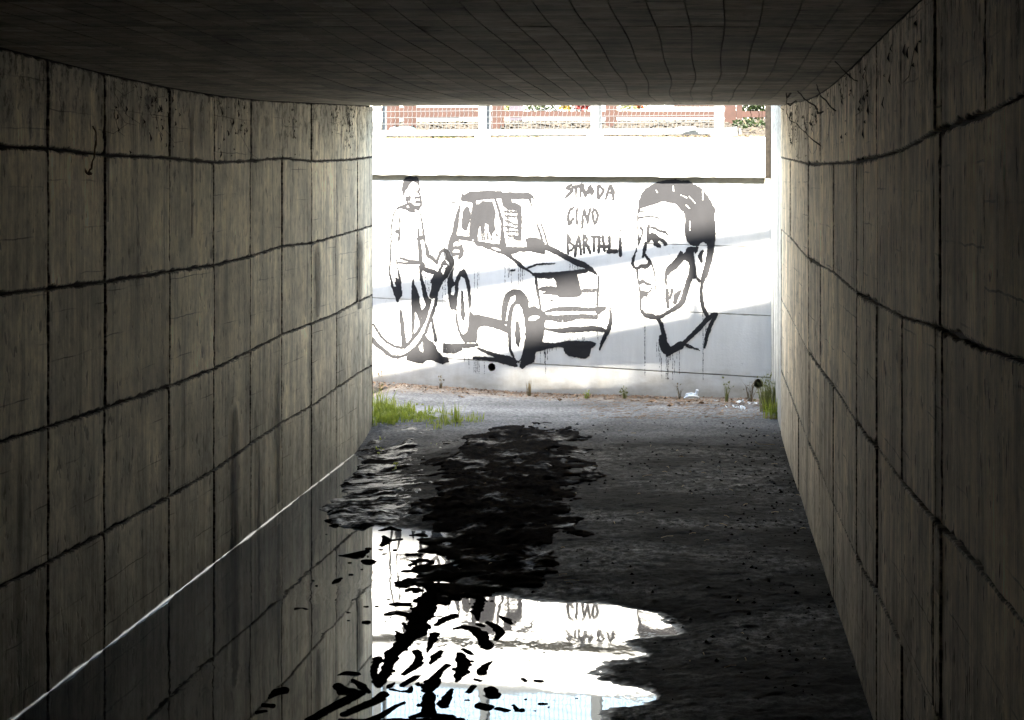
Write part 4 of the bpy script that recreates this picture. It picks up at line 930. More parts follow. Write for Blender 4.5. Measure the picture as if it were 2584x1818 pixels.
CL = [  # separate clods and fingers of mud standing in the water
 ('C', [(180,930),(260,860),(350,840)], [15,50,55], 'largest lone mud clod near the left edge of the puddle, pointed at one end'),
 ('C', [(120,1010),(220,1020)], 34, 'shiny oval mud clod just in front of the largest lone clod'),
 ('C', [(40,1095),(130,1080)], 24, 'flat mud clod, nearest the viewer on the left side of the puddle'),
 ('C', [(980,660),(1080,640),(1180,650)], [10,35,35], 'spindle of mud lying off the left flank of the ridge'),
 ('C', [(1890,390),(1920,460),(1880,550),(1740,650)], [35,35,40,25], 'curved sickle of mud just right of the ridge'),
 ('C', [(1890,680),(1720,780)], 30, 'straight short bar of mud below the sickle shaped one'),
 ('C', [(2170,390),(2100,450),(2050,530)], [25,40,15], 'wedge of mud between the ridge and the reflected coping'),
 ('C', [(2240,550),(2160,620),(2110,690),(2060,780),(2020,840)], [30,25,40,70,45], 'thick club shaped finger of mud over the blue reflection'),
 ('C', [(2040,900),(2020,1000),(2030,1100)], 58, 'blunt mud stump at the bottom, below the club shaped finger'),
 ('C', [(2296,830),(2240,920),(2200,1010)], [20,40,50], 'forked mud lump at the bottom beside the blunt stump'),
 ('C', [(1600,830),(1700,850),(1810,850),(1830,800)], [20,15,30,15], 'knobbly little mud bar over the pale blue reflection'),
 ('A', [(260,240),(330,240),(400,235)], [10,35,20], 'small shiny clod at the tip of the mud bank by the left wall'),
 ('A', [(380,620),(480,620),(600,620),(720,570)], [10,30,62,30], 'broad dark mud island against the reflected wall end'),
 ('A', [(700,690),(760,700),(850,690)], [30,55,15], 'ragged mud island touching the edge of the bright reflection'),
 ('A', [(300,970),(350,945),(420,905)], [15,36,10], 'glinting pointed clod on the reflected grey wall'),
 ('A', [(1250,610),(1380,605)], [25,34], 'smooth oval mud island inside the white reflection'),
 ('A', [(900,300),(1040,270),(1150,300)], [15,30,20], 'frayed mud spit at the top of the white reflection'),
 ('A', [(950,380),(1000,430),(930,490)], [25,38,25], 'second frayed lump below the spit at the top of the white reflection'),
 ('A', [(1060,1240),(1120,1240),(1200,1240)], [30,42,20], 'round mud clod with a small tail left of the heap'),
 ('A', [(1080,1360),(1140,1355),(1280,1380)], [20,36,40], 'double mud clod beside the foot of the heap'),
 ('B', [(90,590),(170,530),(290,490)], [20,35,35], 'notched slab of mud right under the heap'),
 ('B', [(280,630),(370,610),(480,630),(560,690),(610,780),(640,830)], [15,25,38,52,45,38], 'long hooked finger of mud, the biggest in the bright reflection'),
 ('B', [(640,560),(700,590),(770,640),(780,690),(730,750)], [20,30,35,30,20], 'smaller hooked finger of mud just right of the big one'),
 ('B', [(540,580),(600,600)], 22, 'little oval clod above the big hooked finger'),
 ('B', [(770,490),(840,530),(890,570)], [10,30,20], 'slanting wedge of mud under the reflected windscreen'),
 ('B', [(540,540),(520,450),(545,380),(570,310)], [12,36,34,34], 'upright tongue of mud hanging from the heap edge'),
 ('B', [(380,850),(450,890),(490,910)], [20,25,10], 'short dart of mud below the big hooked finger'),
 ('B', [(340,900),(370,970),(380,1040),(350,1100),(310,1200)], [30,45,50,45,15], 'tall mud finger with a side lobe in the yellow-white reflection'),
 ('B', [(400,990),(470,980)], 22, 'round lobe of mud at the side of the tall finger'),
 ('B', [(690,980),(620,1030),(570,1100)], [10,30,45], 'tapering fin of mud near the middle of the reflection'),
 ('B', [(510,1175),(560,1190)], 20, 'small diamond clod below the tapering fin'),
 ('B', [(490,1250),(440,1310)], 25, 'bean shaped clod on the reflected rust post'),
 ('B', [(680,1290),(700,1350)], 52, 'spongy mud tuft on the reflected fence post'),
 ('B', [(560,1460),(640,1480)], 46, 'wide mud tuft at the bottom of the reflected fence'),
 ('B', [(760,1490),(840,1510)], 28, 'low mud lump over the reflected wire mesh'),
 ('B', [(920,1450),(960,1510),(1020,1510)], [15,25,28], 'angular mud lump with two humps over the reflected wire mesh'),
 ('B', [(1200,1440),(1280,1440)], 15, 'thin flat mud fleck in the reflected sky'),
 ('B', [(1020,1170),(1050,1190)], 20, 'dark nub at the left end of the speckled shore line'),
 ('B', [(1160,1190),(1220,1195)], 22, 'second dark nub on the speckled shore line')]
G_CL = 'mud clods standing in the puddle'
for i, (c, pts, r, lab) in enumerate(CL):
    rr = r if hasattr(r, '__len__') else [r]*len(pts)
    w = [to_world(c, p, q) for p, q in zip(pts, rr)]; R = max(q[2] for q in w)*1.8+.012
    bb = (min(q[0] for q in w)-R, max(q[0] for q in w)+R, min(q[1] for q in w)-R*1.3, max(q[1] for q in w)+R*1.3)
    o = field('mud_clod', [(c, pts, r)], bb, .0035, .005, lab, 'mud clod', seed=i, kind=None, group=G_CL)
SM = [('A', (750,535), 32), ('A', (530,865), 24), ('A', (50,940), 15), ('A', (95,1005), 15), ('A', (515,712), 20), ('A', (670,795), 15), ('A', (910,545), 25), ('A', (1090,550), 24),
      ('A', (725,1270), 24), ('A', (860,1267), 20), ('A', (725,1470), 42), ('A', (500,1447), 16), ('A', (960,1465), 14), ('A', (220,350), 12), ('A', (500,347), 10), ('C', (790,178), 12), ('C', (1520,45), 14),
      ('B', (935,555), 13), ('B', (930,1085), 12), ('B', (915,1110), 9), ('B', (900,1190), 14), ('B', (1250,885), 13), ('B', (1090,970), 11), ('B', (970,1000), 10), ('B', (1410,970), 11), ('B', (1640,1020), 12), ('B', (1050,1390), 14), ('B', (1150,1515), 14), ('B', (1300,1475), 13), ('B', (1600,1380), 14), ('B', (420,1400), 22)]
for i, (c, p, r) in enumerate(SM):
    w = to_world(c, p, r); R = w[2]*2+.01
    field('mud_clod', [(c, [(p[0]-r*.5, p[1]), (p[0]+r*.5, p[1])], [r*.7, r*.8])], (w[0]-R, w[0]+R, w[1]-R, w[1]+R), .003, .0045, 'tiny dark mud crumb poking out of the still water', 'mud clod', seed=i+50, kind=None, group='tiny mud crumbs in the puddle')

b = MB(); rs2 = random.Random(9)
for _ in range(1700):
    D = 7+7.6*rs2.random()**.8; X = xl(D)+(xr(D)-xl(D))*rs2.uniform(.3, 1) if rs2.random() < .7 else xr(D)-abs(rs2.gauss(0, .3))-.01
    z = gh(X, D)
    if z < .002 or X < xl(D)+.05: continue
    r = rs2.choice((.003, .003, .004, .005, .007, .012)); v = []
    for (x, y, q) in ((1,0,0),(-1,0,0),(0,1,0),(0,-1,0),(0,0,1)):
        k = r*rs2.uniform(.6, 1.3); v.append((X+x*k, D+y*k, z+q*k*.8-.001))
    b.add(v, [(0,2,4),(2,1,4),(1,3,4),(3,0,4)])
o = b.build('floor_crumbs', M_mud); tag(o, 'loose dark crumbs of dirt strewn over the tunnel floor', 'dirt', kind='stuff')
b = MB()
for _ in range(90):
    D = 7.5+7*rs2.random(); X = xl(D)+(xr(D)-xl(D))*rs2.uniform(.35, 1); z = gh(X, D)
    if z < .004: continue
    a = rs2.uniform(0, 6.28); L = rs2.uniform(.008, .05)*(1 if rs2.random() < .8 else 1.6); p = Vector((X, D, z+.006)); q = p+Vector((math.cos(a)*L, math.sin(a)*L, rs2.uniform(0, .008)))
    b.tube([p, (p+q)/2+Vector((0, 0, .004)), q], .0011, 3, False)
o = b.build('straw_bits', M_straw); tag(o, 'scattered pale bits of straw on the dark tunnel floor', 'straw', kind='stuff')
# ------------------------------------------------------------------ ledge, fence, embankment behind the wall top
def at(x, y, D): return Vector(px(x, y, D))
FE = empty('mesh_fence', (.4, mural_D(.4)+.1, 2.24)); tag(FE, 'galvanised steel fence with crimped wire mesh standing on top of the white wall', 'fence')
FY = .10                                            # fence line behind the wall face
def fpt(x, z, back=FY):
    t = (x-CX)/F; X = t*(16.0+.2266*2.0604+back)/(1+.2266*t); return Vector((X, mural_D(X)+back, z))
posts = [(941, 962), (1206, 1229), (1489, 1513.5), (1800, 1827)]
ZT = 3.35
PXS = [fpt((a+c)/2, 0).x for a, c in posts]
extra = [PXS[0]-.9*k for k in (1, 2, 3, 4)][::-1]
allX = extra+PXS
def fp(X, z, back=FY): return Vector((X, mural_D(X)+back, z))
for i, X in enumerate(allX):
    b = MB(); w = .036
    b.bar(fp(X, 2.27), fp(X, ZT), w*2, .008, up=(0, 1, 0)) if False else None
    def vb(xa, xb, ya, yb, z0, z1): b.box8([fp(xa, z0, ya), fp(xb, z0, ya), fp(xb, z0, yb), fp(xa, z0, yb), fp(xa, z1, ya), fp(xb, z1, ya), fp(xb, z1, yb), fp(xa, z1, yb)])
    vb(X-w, X+w, FY, FY+.008, 2.26, ZT); vb(X-.004, X+.004, FY+.009, FY+.07, 2.26, ZT); vb(X+.030, X+.066, FY+.22, FY+.228, 2.26, ZT)
    b.build('fence_post', M_galv, FE)
    b = MB(); vb(X-.068, X+.068, FY-.030, FY-.018, 2.246, 2.314); vb(X-.068, X+.068, FY-.018, FY+.08, 2.246, 2.254)
    b.build('base_plate', M_galv, FE)
spans = list(zip(allX[:-1], allX[1:]))
for (a, c) in spans:
    b = MB(); z0, z1 = 2.268, 2.318
    b.box8([fp(a+.04, z0, FY-.014), fp(c-.04, z0, FY-.014), fp(c-.04, z0, FY-.004), fp(a+.04, z0, FY-.004), fp(a+.04, z1, FY-.014), fp(c-.04, z1, FY-.014), fp(c-.04, z1, FY-.004), fp(a+.04, z1, FY-.004)])
    b.build('bottom_rail', M_galv, FE)
    b = MB(); b.bar(fp(a+.04, ZT-.03, FY-.01), fp(c-.04, ZT-.03, FY-.01), .012, .05); b.build('top_rail', M_galv, FE)
    b = MB(); nv = int((c-a-.09)/.0350); x0 = a+.045
    for k in range(1, nv):
        X = x0+(c-a-.09)*k/nv; pts = []; nz = int((ZT-.05-2.32)/.026)
        for q in range(nz+1): pts.append(fp(X+(.0032 if q % 2 else -.0032), 2.32+q*.026, FY+.001))
        b.tube(pts, .0024, 3, False)
    zz = 2.32+.048
    while zz < ZT-.06:
        b.tube([fp(a+.037, zz, FY-.004), fp(c-.037, zz, FY-.004)], .0026, 4, False); zz += .0525
    o = b.build('wire_mesh', mat_w if 'mat_w' in globals() else M_galv, FE); o['kind'] = 'stuff'
# rotated end bracket
b = MB(); A = at(1795, 339, mural_D(1.7)+.03); B_ = at(1861, 331, mural_D(1.9)+.03)
b.bar(A, B_, .02, .075); b.bar(B_+Vector((.012, .01, -.004)), B_+Vector((.030, .01, -.002)), .03, .05); b.build('end_bracket', M_galv, FE)

# embankment of gravel rising behind the wall
def bank(X, Y):
    d = Y-(mural_D(X)+.02)
    return 2.225+np.clip(d-.25, 0, 1.75)*.118+np.clip(d-2.0, 0, 60)*.012
nx, ny = 260, 130
X, T_ = np.meshgrid(np.linspace(-7, 7, nx), np.linspace(0, 1, ny)**1.6, indexing='ij')
Y = mural_D(X)+.02+T_*14
Z = bank(X, Y)+fbm(X*6, Y*6, 201, 4, .6)*.03*np.clip((Y-mural_D(X)-.25)*3, 0, 1)+fbm(X*30, Y*30, 205, 2)*.008
Z = np.where(Y < mural_D(X)+.24, 2.238+fbm(X*30, Y*30, 207, 2)*.004, Z)
o = mesh('embankment', np.stack([X, Y, Z], -1).reshape(-1, 3), grid_faces(nx, ny), M_gravel, smooth=True); tag(o, kind='structure')
b = MB(); b.add([(-400, 30, 2.3), (400, 30, 2.3), (400, 450, 2.3), (-400, 450, 2.3)], [(0,1,2,3)])
b.add([(-400, -450, 2.3), (-7, -450, 2.3), (-7, 30, 2.3), (-400, 30, 2.3)], [(0,1,2,3)]); b.add([(7, -450, 2.3), (400, -450, 2.3), (400, 30, 2.3), (7, 30, 2.3)], [(0,1,2,3)])
o = b.build('ground', M_soil); tag(o, kind='structure')
# stones on the bank, as stuff
b = MB(); rs = random.Random(5)
def pebble(b, p, r):
    v = []
    for (x, y, z) in ((1,0,0),(-1,0,0),(0,1,0),(0,-1,0),(0,0,1),(0,0,-1)):
        k = r*rs.uniform(.6, 1.25); v.append((p[0]+x*k, p[1]+y*k, p[2]+z*k*.75))
    b.add(v, [(0,2,4),(2,1,4),(1,3,4),(3,0,4),(2,0,5),(1,2,5),(3,1,5),(0,3,5)])
for _ in range(5200):
    Xq = rs.uniform(-2.5, 3.0); Yq = mural_D(Xq)+rs.uniform(.28, 2.6); z = float(bank(np.array(Xq), np.array(Yq)))
    pebble(b, (Xq, Yq, z+.01), rs.uniform(.008, .028))
o = b.build('gravel', M_stone); tag(o, 'pale gravel stones covering the bank behind the fence', 'gravel', kind='stuff')

# rust-red steel barrier behind
RB = empty('rust_red_barrier', at(1400, 300, 18.6)); tag(RB, 'rust-red steel barrier of heavy posts and rails behind the mesh fence', 'barrier')
def barx(x): return (x-CX)*18.6/F
b = MB(); b.bar(at(1000, 289, 18.6), at(1960, 289, 18.45), .07, .058); b.build('lower_rail', M_rust, RB)
b = MB(); b.bar(at(940, 277, 18.75), at(1215, 275, 18.75), .07, .032); b.build('upper_rail', M_rust, RB)
b = MB(); b.bar(at(1700, 268, 18.75), at(1830, 268, 18.7), .06, .02); b.build('upper_rail', M_rust, RB)
b = MB(); b.bar(at(975, 290, 18.85), at(1160, 290, 18.85), .03, .075); b.build('back_plate', M_dark, RB)
b = MB(); b.bar(at(1285, 282, 18.8), at(1318, 282, 18.8), .03, .18); b.build('back_plate', M_dark, RB)
def hpost(x, D, w=.07, top=2.60, name='post'):
    b = MB(); c = at(x, 300, D); z0 = 2.3
    b.box((c.x-w, c.y-.1, z0), (c.x, c.y-.09, top)); b.box((c.x-w*.55, c.y-.089, z0), (c.x-w*.4, c.y+.08, top)); b.box((c.x-w+.04, c.y+.082, z0), (c.x+.035, c.y+.092, top))
    b.build(name, M_rust, RB)
for x in (997, 1040, 1262, 1548, 1850): hpost(x, 17.9, .075 if x < 1800 else .085)
for x in (978, 1252, 1540, 1866):
    b = MB(); c = at(x, 300, 18.2); b.box((c.x-.025, c.y, 2.3), (c.x+.025, c.y+.03, 2.61)); b.build('back_strut', M_dark if x < 1800 else M_rust, RB)
for k in range(6):
    X = -2.1-k*1.05; b = MB(); b.box((X-.04, 18.3, 2.3), (X+.04, 18.4, 2.6)); b.build('post', M_rust, RB)

# low grey building part and white kerb beyond
b = MB(); b.box((.9, 24.0, 2.3), (3.6, 26, 2.95)); o = b.build('garden_shed', M_shed); tag(o, 'low grey-blue shed wall far behind the fence on the right', 'shed')
b = MB(); b.box((.35, 22.3, 2.3), (3.4, 22.6, 2.86)); 
bm = bmesh.new(); me_ = None
o = b.build('low_white_wall', M_white); tag(o, 'low white kerb wall behind the rust-red rail', 'wall')

# ------------------------------------------------------------------ vegetation
def blades(b, cx, cy, cz, n, rad, h0, h1, lean=.4, w=.004, rnd=random):
    for _ in range(n):
        a = rnd.uniform(0, 6.28); r = rad*math.sqrt(rnd.random()); x, y = cx+r*math.cos(a), cy+r*math.sin(a)*.7
        if y < 16.7 and cz < 1.5: cz = max(gh(x, y), -.005)-.004
        h = rnd.uniform(h0, h1); a2 = rnd.uniform(0, 6.28); l = h*lean*rnd.uniform(.2, 1)
        dx, dy = math.cos(a2)*l, math.sin(a2)*l; px_, py_ = -math.sin(a2)*w, math.cos(a2)*w
        p0, p1, p2 = (x, y, cz), (x+dx*.35, y+dy*.35, cz+h*.6), (x+dx, y+dy, cz+h*(.98-.25*lean*rnd.random()))
        b.add([(p0[0]-px_, p0[1]-py_, p0[2]), (p0[0]+px_, p0[1]+py_, p0[2]), (p1[0]+px_*.8, p1[1]+py_*.8, p1[2]), (p1[0]-px_*.8, p1[1]-py_*.8, p1[2]), p2], [(0,1,2,3), (3,2,4)])
def leaves(b, c, R, n, size, squash=(1,1,1), rnd=random):
    for _ in range(n):
        v = Vector((rnd.gauss(0, 1), rnd.gauss(0, 1), rnd.gauss(0, 1))).normalized()*R*rnd.random()**.45
        p = Vector(c)+Vector((v.x*squash[0], v.y*squash[1], v.z*squash[2]))
        d = Vector((rnd.uniform(-1, 1), rnd.uniform(-1, 1), rnd.uniform(-.4, 1))).normalized(); e = d.orthogonal().normalized()
        e = Matrix.Rotation(rnd.uniform(0, 6.28), 3, d) @ e; L = size*rnd.uniform(.6, 1.4); wd = L*.38
        b.add([p, p+d*L*.5+e*wd, p+d*L, p+d*L*.5-e*wd], [(0,1,2,3)])
rg = random.Random(11)
b = MB()
def gz(x, y, D0=14.6): return max(.0, HC-(y-HY)*D0/F)
for _ in range(150):
    x = 946+abs(rg.gauss(0, 72)); D = rg.gauss(14.92, .16)
    if x > 1190 or D < 14.5: continue
    c = at(x, 1100, D); hh = .10*rg.uniform(.45, 1.25)*(1.25 if x < 985 else 1.0)*(1 if x < 1040 else .5)*(1 if x < 1110 else .7)
    blades(b, c.x, D, .015, 13, .035, hh*.4, hh, .75, .0032, rg)
for (x, n, h) in ((955, 14, .30), (964, 14, .27), (985, 9, .24), (1042, 8, .15)):
    c = at(x, 1090, 14.95); blades(b, c.x, 14.95, .02, n, .03, h*.6, h, .6, .0035, rg)
for _ in range(22):
    x = rg.uniform(1075, 1240); D = rg.uniform(14.35, 14.8); c = at(x, 1090, D); blades(b, c.x, D, .05, 12, .05, .02, .07, .4, .0025, rg)
for x in (1118, 1122, 1145, 1150, 1158): c = at(x, 1090, 14.6); blades(b, c.x, 14.6, .05, 14, .025, .08, .20, .5, .0022, rg)
for (x, y, D) in ((965, 1125, 14.2), (955, 1160, 13.6), (1095, 1155, 13.8), (1100, 1142, 14), (998, 1192, 12.9)):
    c = at(x, y, D); leaves(b, (c.x, D, max(c.z, .03)+.02), .03, 12, .02, rnd=rg)
leaves(b, at(956, 1075, 14.9), .09, 90, .035, (.8, .8, 1), rg); leaves(b, at(1030, 1060, 15.0), .10, 46, .03, (1.3, .5, .6), rg)
o = b.build('grass', M_grass); tag(o, 'bright green grass and low leaves at the left corner of the tunnel mouth', 'grass', kind='stuff')
def weed(name, x, ybase, D, h, n, m, label, lean=.35, leafn=0, spread=.03, w=.003):
    c = at(x, ybase, D); b = MB(); blades(b, c.x, D, c.z-.01, n, spread, h*.5, h, lean, w, rg)
    if leafn: leaves(b, (c.x, D, c.z+h*.5), h*.45, leafn, .02, (.7, .5, 1), rg)
    o = b.build(name, m, loc=(c.x, D, c.z)); tag(o, label, 'weed'); return o
weed('tall_weed', 1938, 1040, 15.1, .34, 90, M_weed, 'tall feathery yellow-green weed in the corner beside the right wall', .45, 60, .06)
weed('tall_weed', 1950, 1075, 14.75, .2, 60, M_grass, 'lower green weed tuft hugging the foot of the right wall', .4, 40, .07)
weed('forked_weed', 1834, 1012, 15.75, .20, 16, M_weed, 'thin forked weed standing alone in front of the white wall', .6, 14, .015)
weed('dry_stalk', 1334, 986, 16.15, .16, 22, M_straw, 'orange-brown dry stalk tuft at the foot of the white wall', .25, 0, .015)
weed('small_weed', 1482, 1002, 16.0, .07, 30, M_grass, 'small bright green sprout under the reflected-light patch of the wall', .6, 8, .02)
weed('small_weed', 1576, 1004, 16.0, .10, 22, M_weed, 'pale bushy weed at the wall foot left of the white bag', .5, 24, .02)
weed('small_weed', 1715, 1010, 15.95, .16, 10, M_bark, 'spindly grey twiggy weed leaning just left of the white bag', .9, 4, .01)
weed('small_weed', 1892, 1022, 15.8, .22, 18, M_bark, 'sprawling brown twiggy weed below the right drain hole', .95, 8, .02)
weed('small_weed', 1112, 970, 16.45, .09, 12, M_bark, 'little grey sprig under the painted car shadow at the left', .5, 10, .012)
weed('small_weed', 962, 962, 16.7, .10, 22, M_straw, 'reddish dry tuft at the left end of the wall foot', .5, 8, .02)
b = MB()  # unseen leaves added in the slot to dapple the sun coming through
for _ in range(70):
    X = rg.uniform(-.3, 1.16); c0 = (X, mouthD(X)-.04-rg.random()*.03, 2.64+rg.random()*.08)
    a = rg.uniform(-1, 1); L = rg.uniform(.02, .06); d = Vector((a*.6, rg.uniform(-.3, .3), 1)).normalized()*L; e = Vector((1, 0, 0))*L*.25
    p = Vector(c0); b.add([p-e, p+e, p+d+e*.3, p+d-e*.3], [(0,1,2,3)])
o = b.build('dapple_tufts', M_leaf); tag(o, 'added tufts in the slot under the deck edge board, breaking up its sun patch', 'dapple mask', kind='stuff')
# litter strip and debris on the path
b = MB(); wl_ = random.Random(3)
for _ in range(3000):
    X = wl_.uniform(-2.2, 2.05); dd = abs(wl_.gauss(0, .22))*(1+.9*(X > 1.2)); Y = mural_D(X)-.02-dd
    if Y < 14.6: continue
    z = .155+.07*max(0, min(1, (.3-X)/1.6))*max(0, min(1, (Y-15.2)/1.4))+.006
    a = wl_.uniform(0, 6.28); L = wl_.uniform(.006, .022); d = Vector((math.cos(a), math.sin(a), wl_.uniform(-.1, .5)))*L; e = Vector((-math.sin(a), math.cos(a), wl_.uniform(-.2, .2)))*L*.45
    p = Vector((X, Y, z)); b.add([p-d, p+e, p+d, p-e], [(0,1,2,3)])
for _ in range(700):
    X = wl_.uniform(.5, 2.0); Y = wl_.uniform(14.5, 15.9); p = Vector((X, Y, .165)); a = wl_.gauss(0, .5); L = wl_.uniform(.01, .06)
    b.tube([p, p+Vector((math.cos(a)*L, math.sin(a)*L, .004))], .0012, 3, False)
o = b.build('leaf_litter', M_litter); tag(o, 'strip of dry brown leaves and twigs along the foot of the white wall', 'litter', kind='stuff')
for (x, y, D, s) in ((1166,1004,15.9,.03), (1486,1010,15.9,.025), (1644,1017,15.6,.04), (1352,1000,16.0,.035), (1412,1014,15.7,.02), (1740,1012,15.6,.03), (1690,1032,15.3,.03), (1000,970,16.3,.03), (1084,976,16.3,.03), (1770,1028,15.5,.03)):
    c = at(x, y, D); b = MB(); 
    n = 7; ring = [(c.x+s*math.cos(t*6.283/n)*rg.uniform(.6,1.1), D+s*.8*math.sin(t*6.283/n), .170+rg.uniform(.002,.022)) for t in range(n)]
    b.add([(c.x, D, .168)]+ring, [(0, i+1, (i+1) % n+1) for i in range(n)]); o = b.build('fallen_leaf', M_litter, loc=(c.x, D, .165)); tag(o, {1166: 'dark curled leaf on the path in front of the painted front wheel', 1486: 'brown leaf just in front of the small green sprout', 1644: 'large dark upturned leaf left of the white plastic bag', 1352: 'brown leaf in front of the orange dry stalk', 1412: 'tiny reddish leaf on the path between the dry stalk and the green sprout', 1740: 'curled leaf right in front of the white plastic bag', 1690: 'dark leaf beside the pale diagonal stick', 1000: 'leaf lying nearest the left end of the wall foot', 1084: 'brown leaf under the painted figure\'s feet', 1770: 'curled leaf between the white bag and the forked weed'}[x], 'leaf', 'fallen leaves on the path')
# rubbish
def crumple(name, c, R, sq, m, label, cat, seed=0, sub=3, parent=None):
    bm = bmesh.new(); bmesh.ops.create_icosphere(bm, subdivisions=sub, radius=1)
    for v in bm.verts:
        p = v.co; n = 1+.55*float(fbm(np.array(p.x*1.7+seed), np.array(p.y*1.7+p.z*2.3), 300+seed, 3))
        v.co = Vector((p.x*R*sq[0]*n, p.y*R*sq[1]*n, max(p.z, -.35)*R*sq[2]*n))
    me = bpy.data.meshes.new(name); bm.to_mesh(me); bm.free(); me.materials.append(m)
    o = bpy.data.objects.new(name, me); COL.objects.link(o); o.location = c; tag(o, label, cat); return o
c = at(1744, 1000, 15.85); o = crumple('plastic_bag', (c.x, c.y, .185), .055, (1, .6, .55), M_plast, 'small crumpled white plastic bag with a knotted tip at the wall foot', 'plastic bag', 1)
b = MB(); b.tube([(c.x+.03, c.y, .19), (c.x+.045, c.y, .215), (c.x+.05, c.y, .235), (c.x+.06, c.y, .24)], [.02, .012, .016, .004], 6); k_ = b.build('bag_tip', M_plast); k_.parent = o; k_.matrix_parent_inverse = o.matrix_world.inverted(); k_.location = -Vector(o.location); k_.matrix_parent_inverse = Matrix()
for i, (x, y, D, R, lab) in enumerate(((1868, 1015, 15.6, .045, 'scattered white paper scraps, upper clump near the right corner'), (1898, 1019, 15.5, .05, 'torn white plastic sheet scrap closest to the tall weed'), (1866, 1036, 15.2, .045, 'lower clump of white torn paper in front of the other scraps'), (1805, 1017, 15.7, .012, 'tiny white paper flake on the leaf litter'))):
    c = at(x, y, D); b = MB()
    for _ in range(26 if R > .02 else 5):
        a = rg.uniform(0, 6.28); p = Vector((c.x+rg.gauss(0, R*.6), D+rg.gauss(0, R), .172+rg.random()*.012)); L = rg.uniform(.006, .018)
        d = Vector((math.cos(a), math.sin(a), rg.uniform(0, .8)))*L; e = Vector((-math.sin(a), math.cos(a), rg.uniform(-.3, .5)))*L*.6
        b.add([p-d, p+e, p+d, p-e], [(0,1,2,3)])
    o = b.build('paper_scrap', M_plast, loc=(c.x, D, .17)); tag(o, lab, 'litter', kind='stuff' if R > .02 else None)
c = at(1818, 1185, HC*F/(1195-HY)-.7)
def twig(pts, D, r, m, label):
    b = MB(); P = [at(x, y, D) for (x, y) in pts]; b.tube(P, r, 5); o = b.build('twig', m, loc=tuple(P[0])); tag(o, label, 'twig')
twig([(1812, 1177), (1819, 1183), (1819, 1194)], 12.1, .004, M_plast, 'short bright bent straw standing up from the dark tunnel floor')
twig([(1906, 1115), (1913, 1121), (1955, 1122)], 13.5, .0016, M_straw, 'long thin pale stick lying near the right wall at the mouth')
twig([(1660, 1047), (1690, 1060)], 14.9, .004, M_straw, 'pale diagonal stick on the path in front of the litter')
twig([(1745, 1044), (1800, 1050)], 15.0, .003, M_straw, 'pale flat stick lying level on the path right of the diagonal one')
twig([(1545, 1046), (1590, 1048)], 15.1, .0025, M_plast, 'thin whitish strip lying across the middle of the path')
twig([(1950, 1093), (1960, 1094)], 13.9, .003, M_plast, 'very short pale stick closest to the right wall')
# plants, flowers and things above the wall
def shrub(x, y, D, R, n, size, label, sq=(1,1,1), m=None, stem=True):
    c = at(x, y, D); E = empty('shrub', (c.x, D, 2.35)); tag(E, label, 'shrub')
    b = MB(); leaves(b, tuple(c), R, n, size, sq, rg); b.build('foliage', m or M_leaf, E)
    b = MB()
    for _ in range(5): b.tube([(c.x+rg.uniform(-.03, .03), D, 2.3), (c.x+rg.uniform(-.08, .08), D, c.z), (c.x+rg.uniform(-.2, .2)*R*3, D+rg.uniform(-.1, .1), c.z+R*.6)], [.006, .004, .002], 5)
    b.build('stem', M_bark, E)
shrub(1915, 270, 18.9, .32, 1500, .035, 'light green leafy shrub beside the end of the rust-red barrier', (.9, .6, .8))
shrub(1893, 325, 17.3, .15, 420, .028, 'low green bush at the right end of the wall top', (1.1, .6, .6))
shrub(1370, 272, 20.5, .30, 900, .03, 'hazy green bush behind the middle of the fence', (1.6, .5, .35))
shrub(1580, 268, 20.5, .2, 420, .03, 'pale green bush just left of the white low wall', (1.1, .5, .35), M_weed)
shrub(1288, 273, 20.0, .14, 200, .03, 'small olive bush next to the dark post behind the fence', (.7, .5, .3), M_weed)
for (x, y, m, lab, R) in ((1426, 273, M_yel, 'bright yellow flower cluster showing under the ceiling edge', .04), (1462, 276, M_red, 'red flowers right of the yellow cluster', .05), (1480, 272, M_red, 'scarlet bloom beside the third fence post', .035), (1613, 269, M_org, 'single orange flower above the white low wall', .03)):
    c = at(x, y, 20.0); E = empty('flower', (c.x, 20.0, 2.36)); tag(E, lab, 'flower')
    b = MB(); leaves(b, tuple(c), R, 60, .035, (1, .6, .7), rg); b.build('petals', m, E)
    b = MB(); b.tube([(c.x, 20.0, 2.3), (c.x+.01, 20.0, c.z)], .004, 5); b.build('stem', M_leaf, E)
for i, (x0, n) in enumerate(((1120, 16), (1395, 18), (1330, 8), (1640, 8))):
    c = at(x0, 323, 17.05); b = MB(); blades(b, c.x, 17.05, 2.25, n*8, .10, .02, .07, .5, .003, rg); o = b.build('grass_tuft', M_leaf, loc=(c.x, 17.05, 2.25))
    tag(o, ('low green tuft seen through the first mesh panel', 'wide green tuft seen through the second mesh panel', 'thin green tuft in the middle of the second mesh panel', 'sparse green tuft seen through the third mesh panel')[i], 'grass tuft')
b = MB()
for _ in range(700):
    X = rg.uniform(-1.3, 2.0); Y = mural_D(X)+rg.uniform(-.02, .08); a = rg.uniform(0, 6.28); L = rg.uniform(.008, .035)
    p = Vector((X, Y, 2.246+rg.random()*.006)); b.tube([p, p+Vector((math.cos(a)*L, math.sin(a)*L*.5, rg.uniform(-.002, .008)))], .0011, 3, False)
o = b.build('dry_grass', M_straw); tag(o, 'dry straw and moss crumbs lying along the top of the white wall', 'dry grass', kind='stuff')
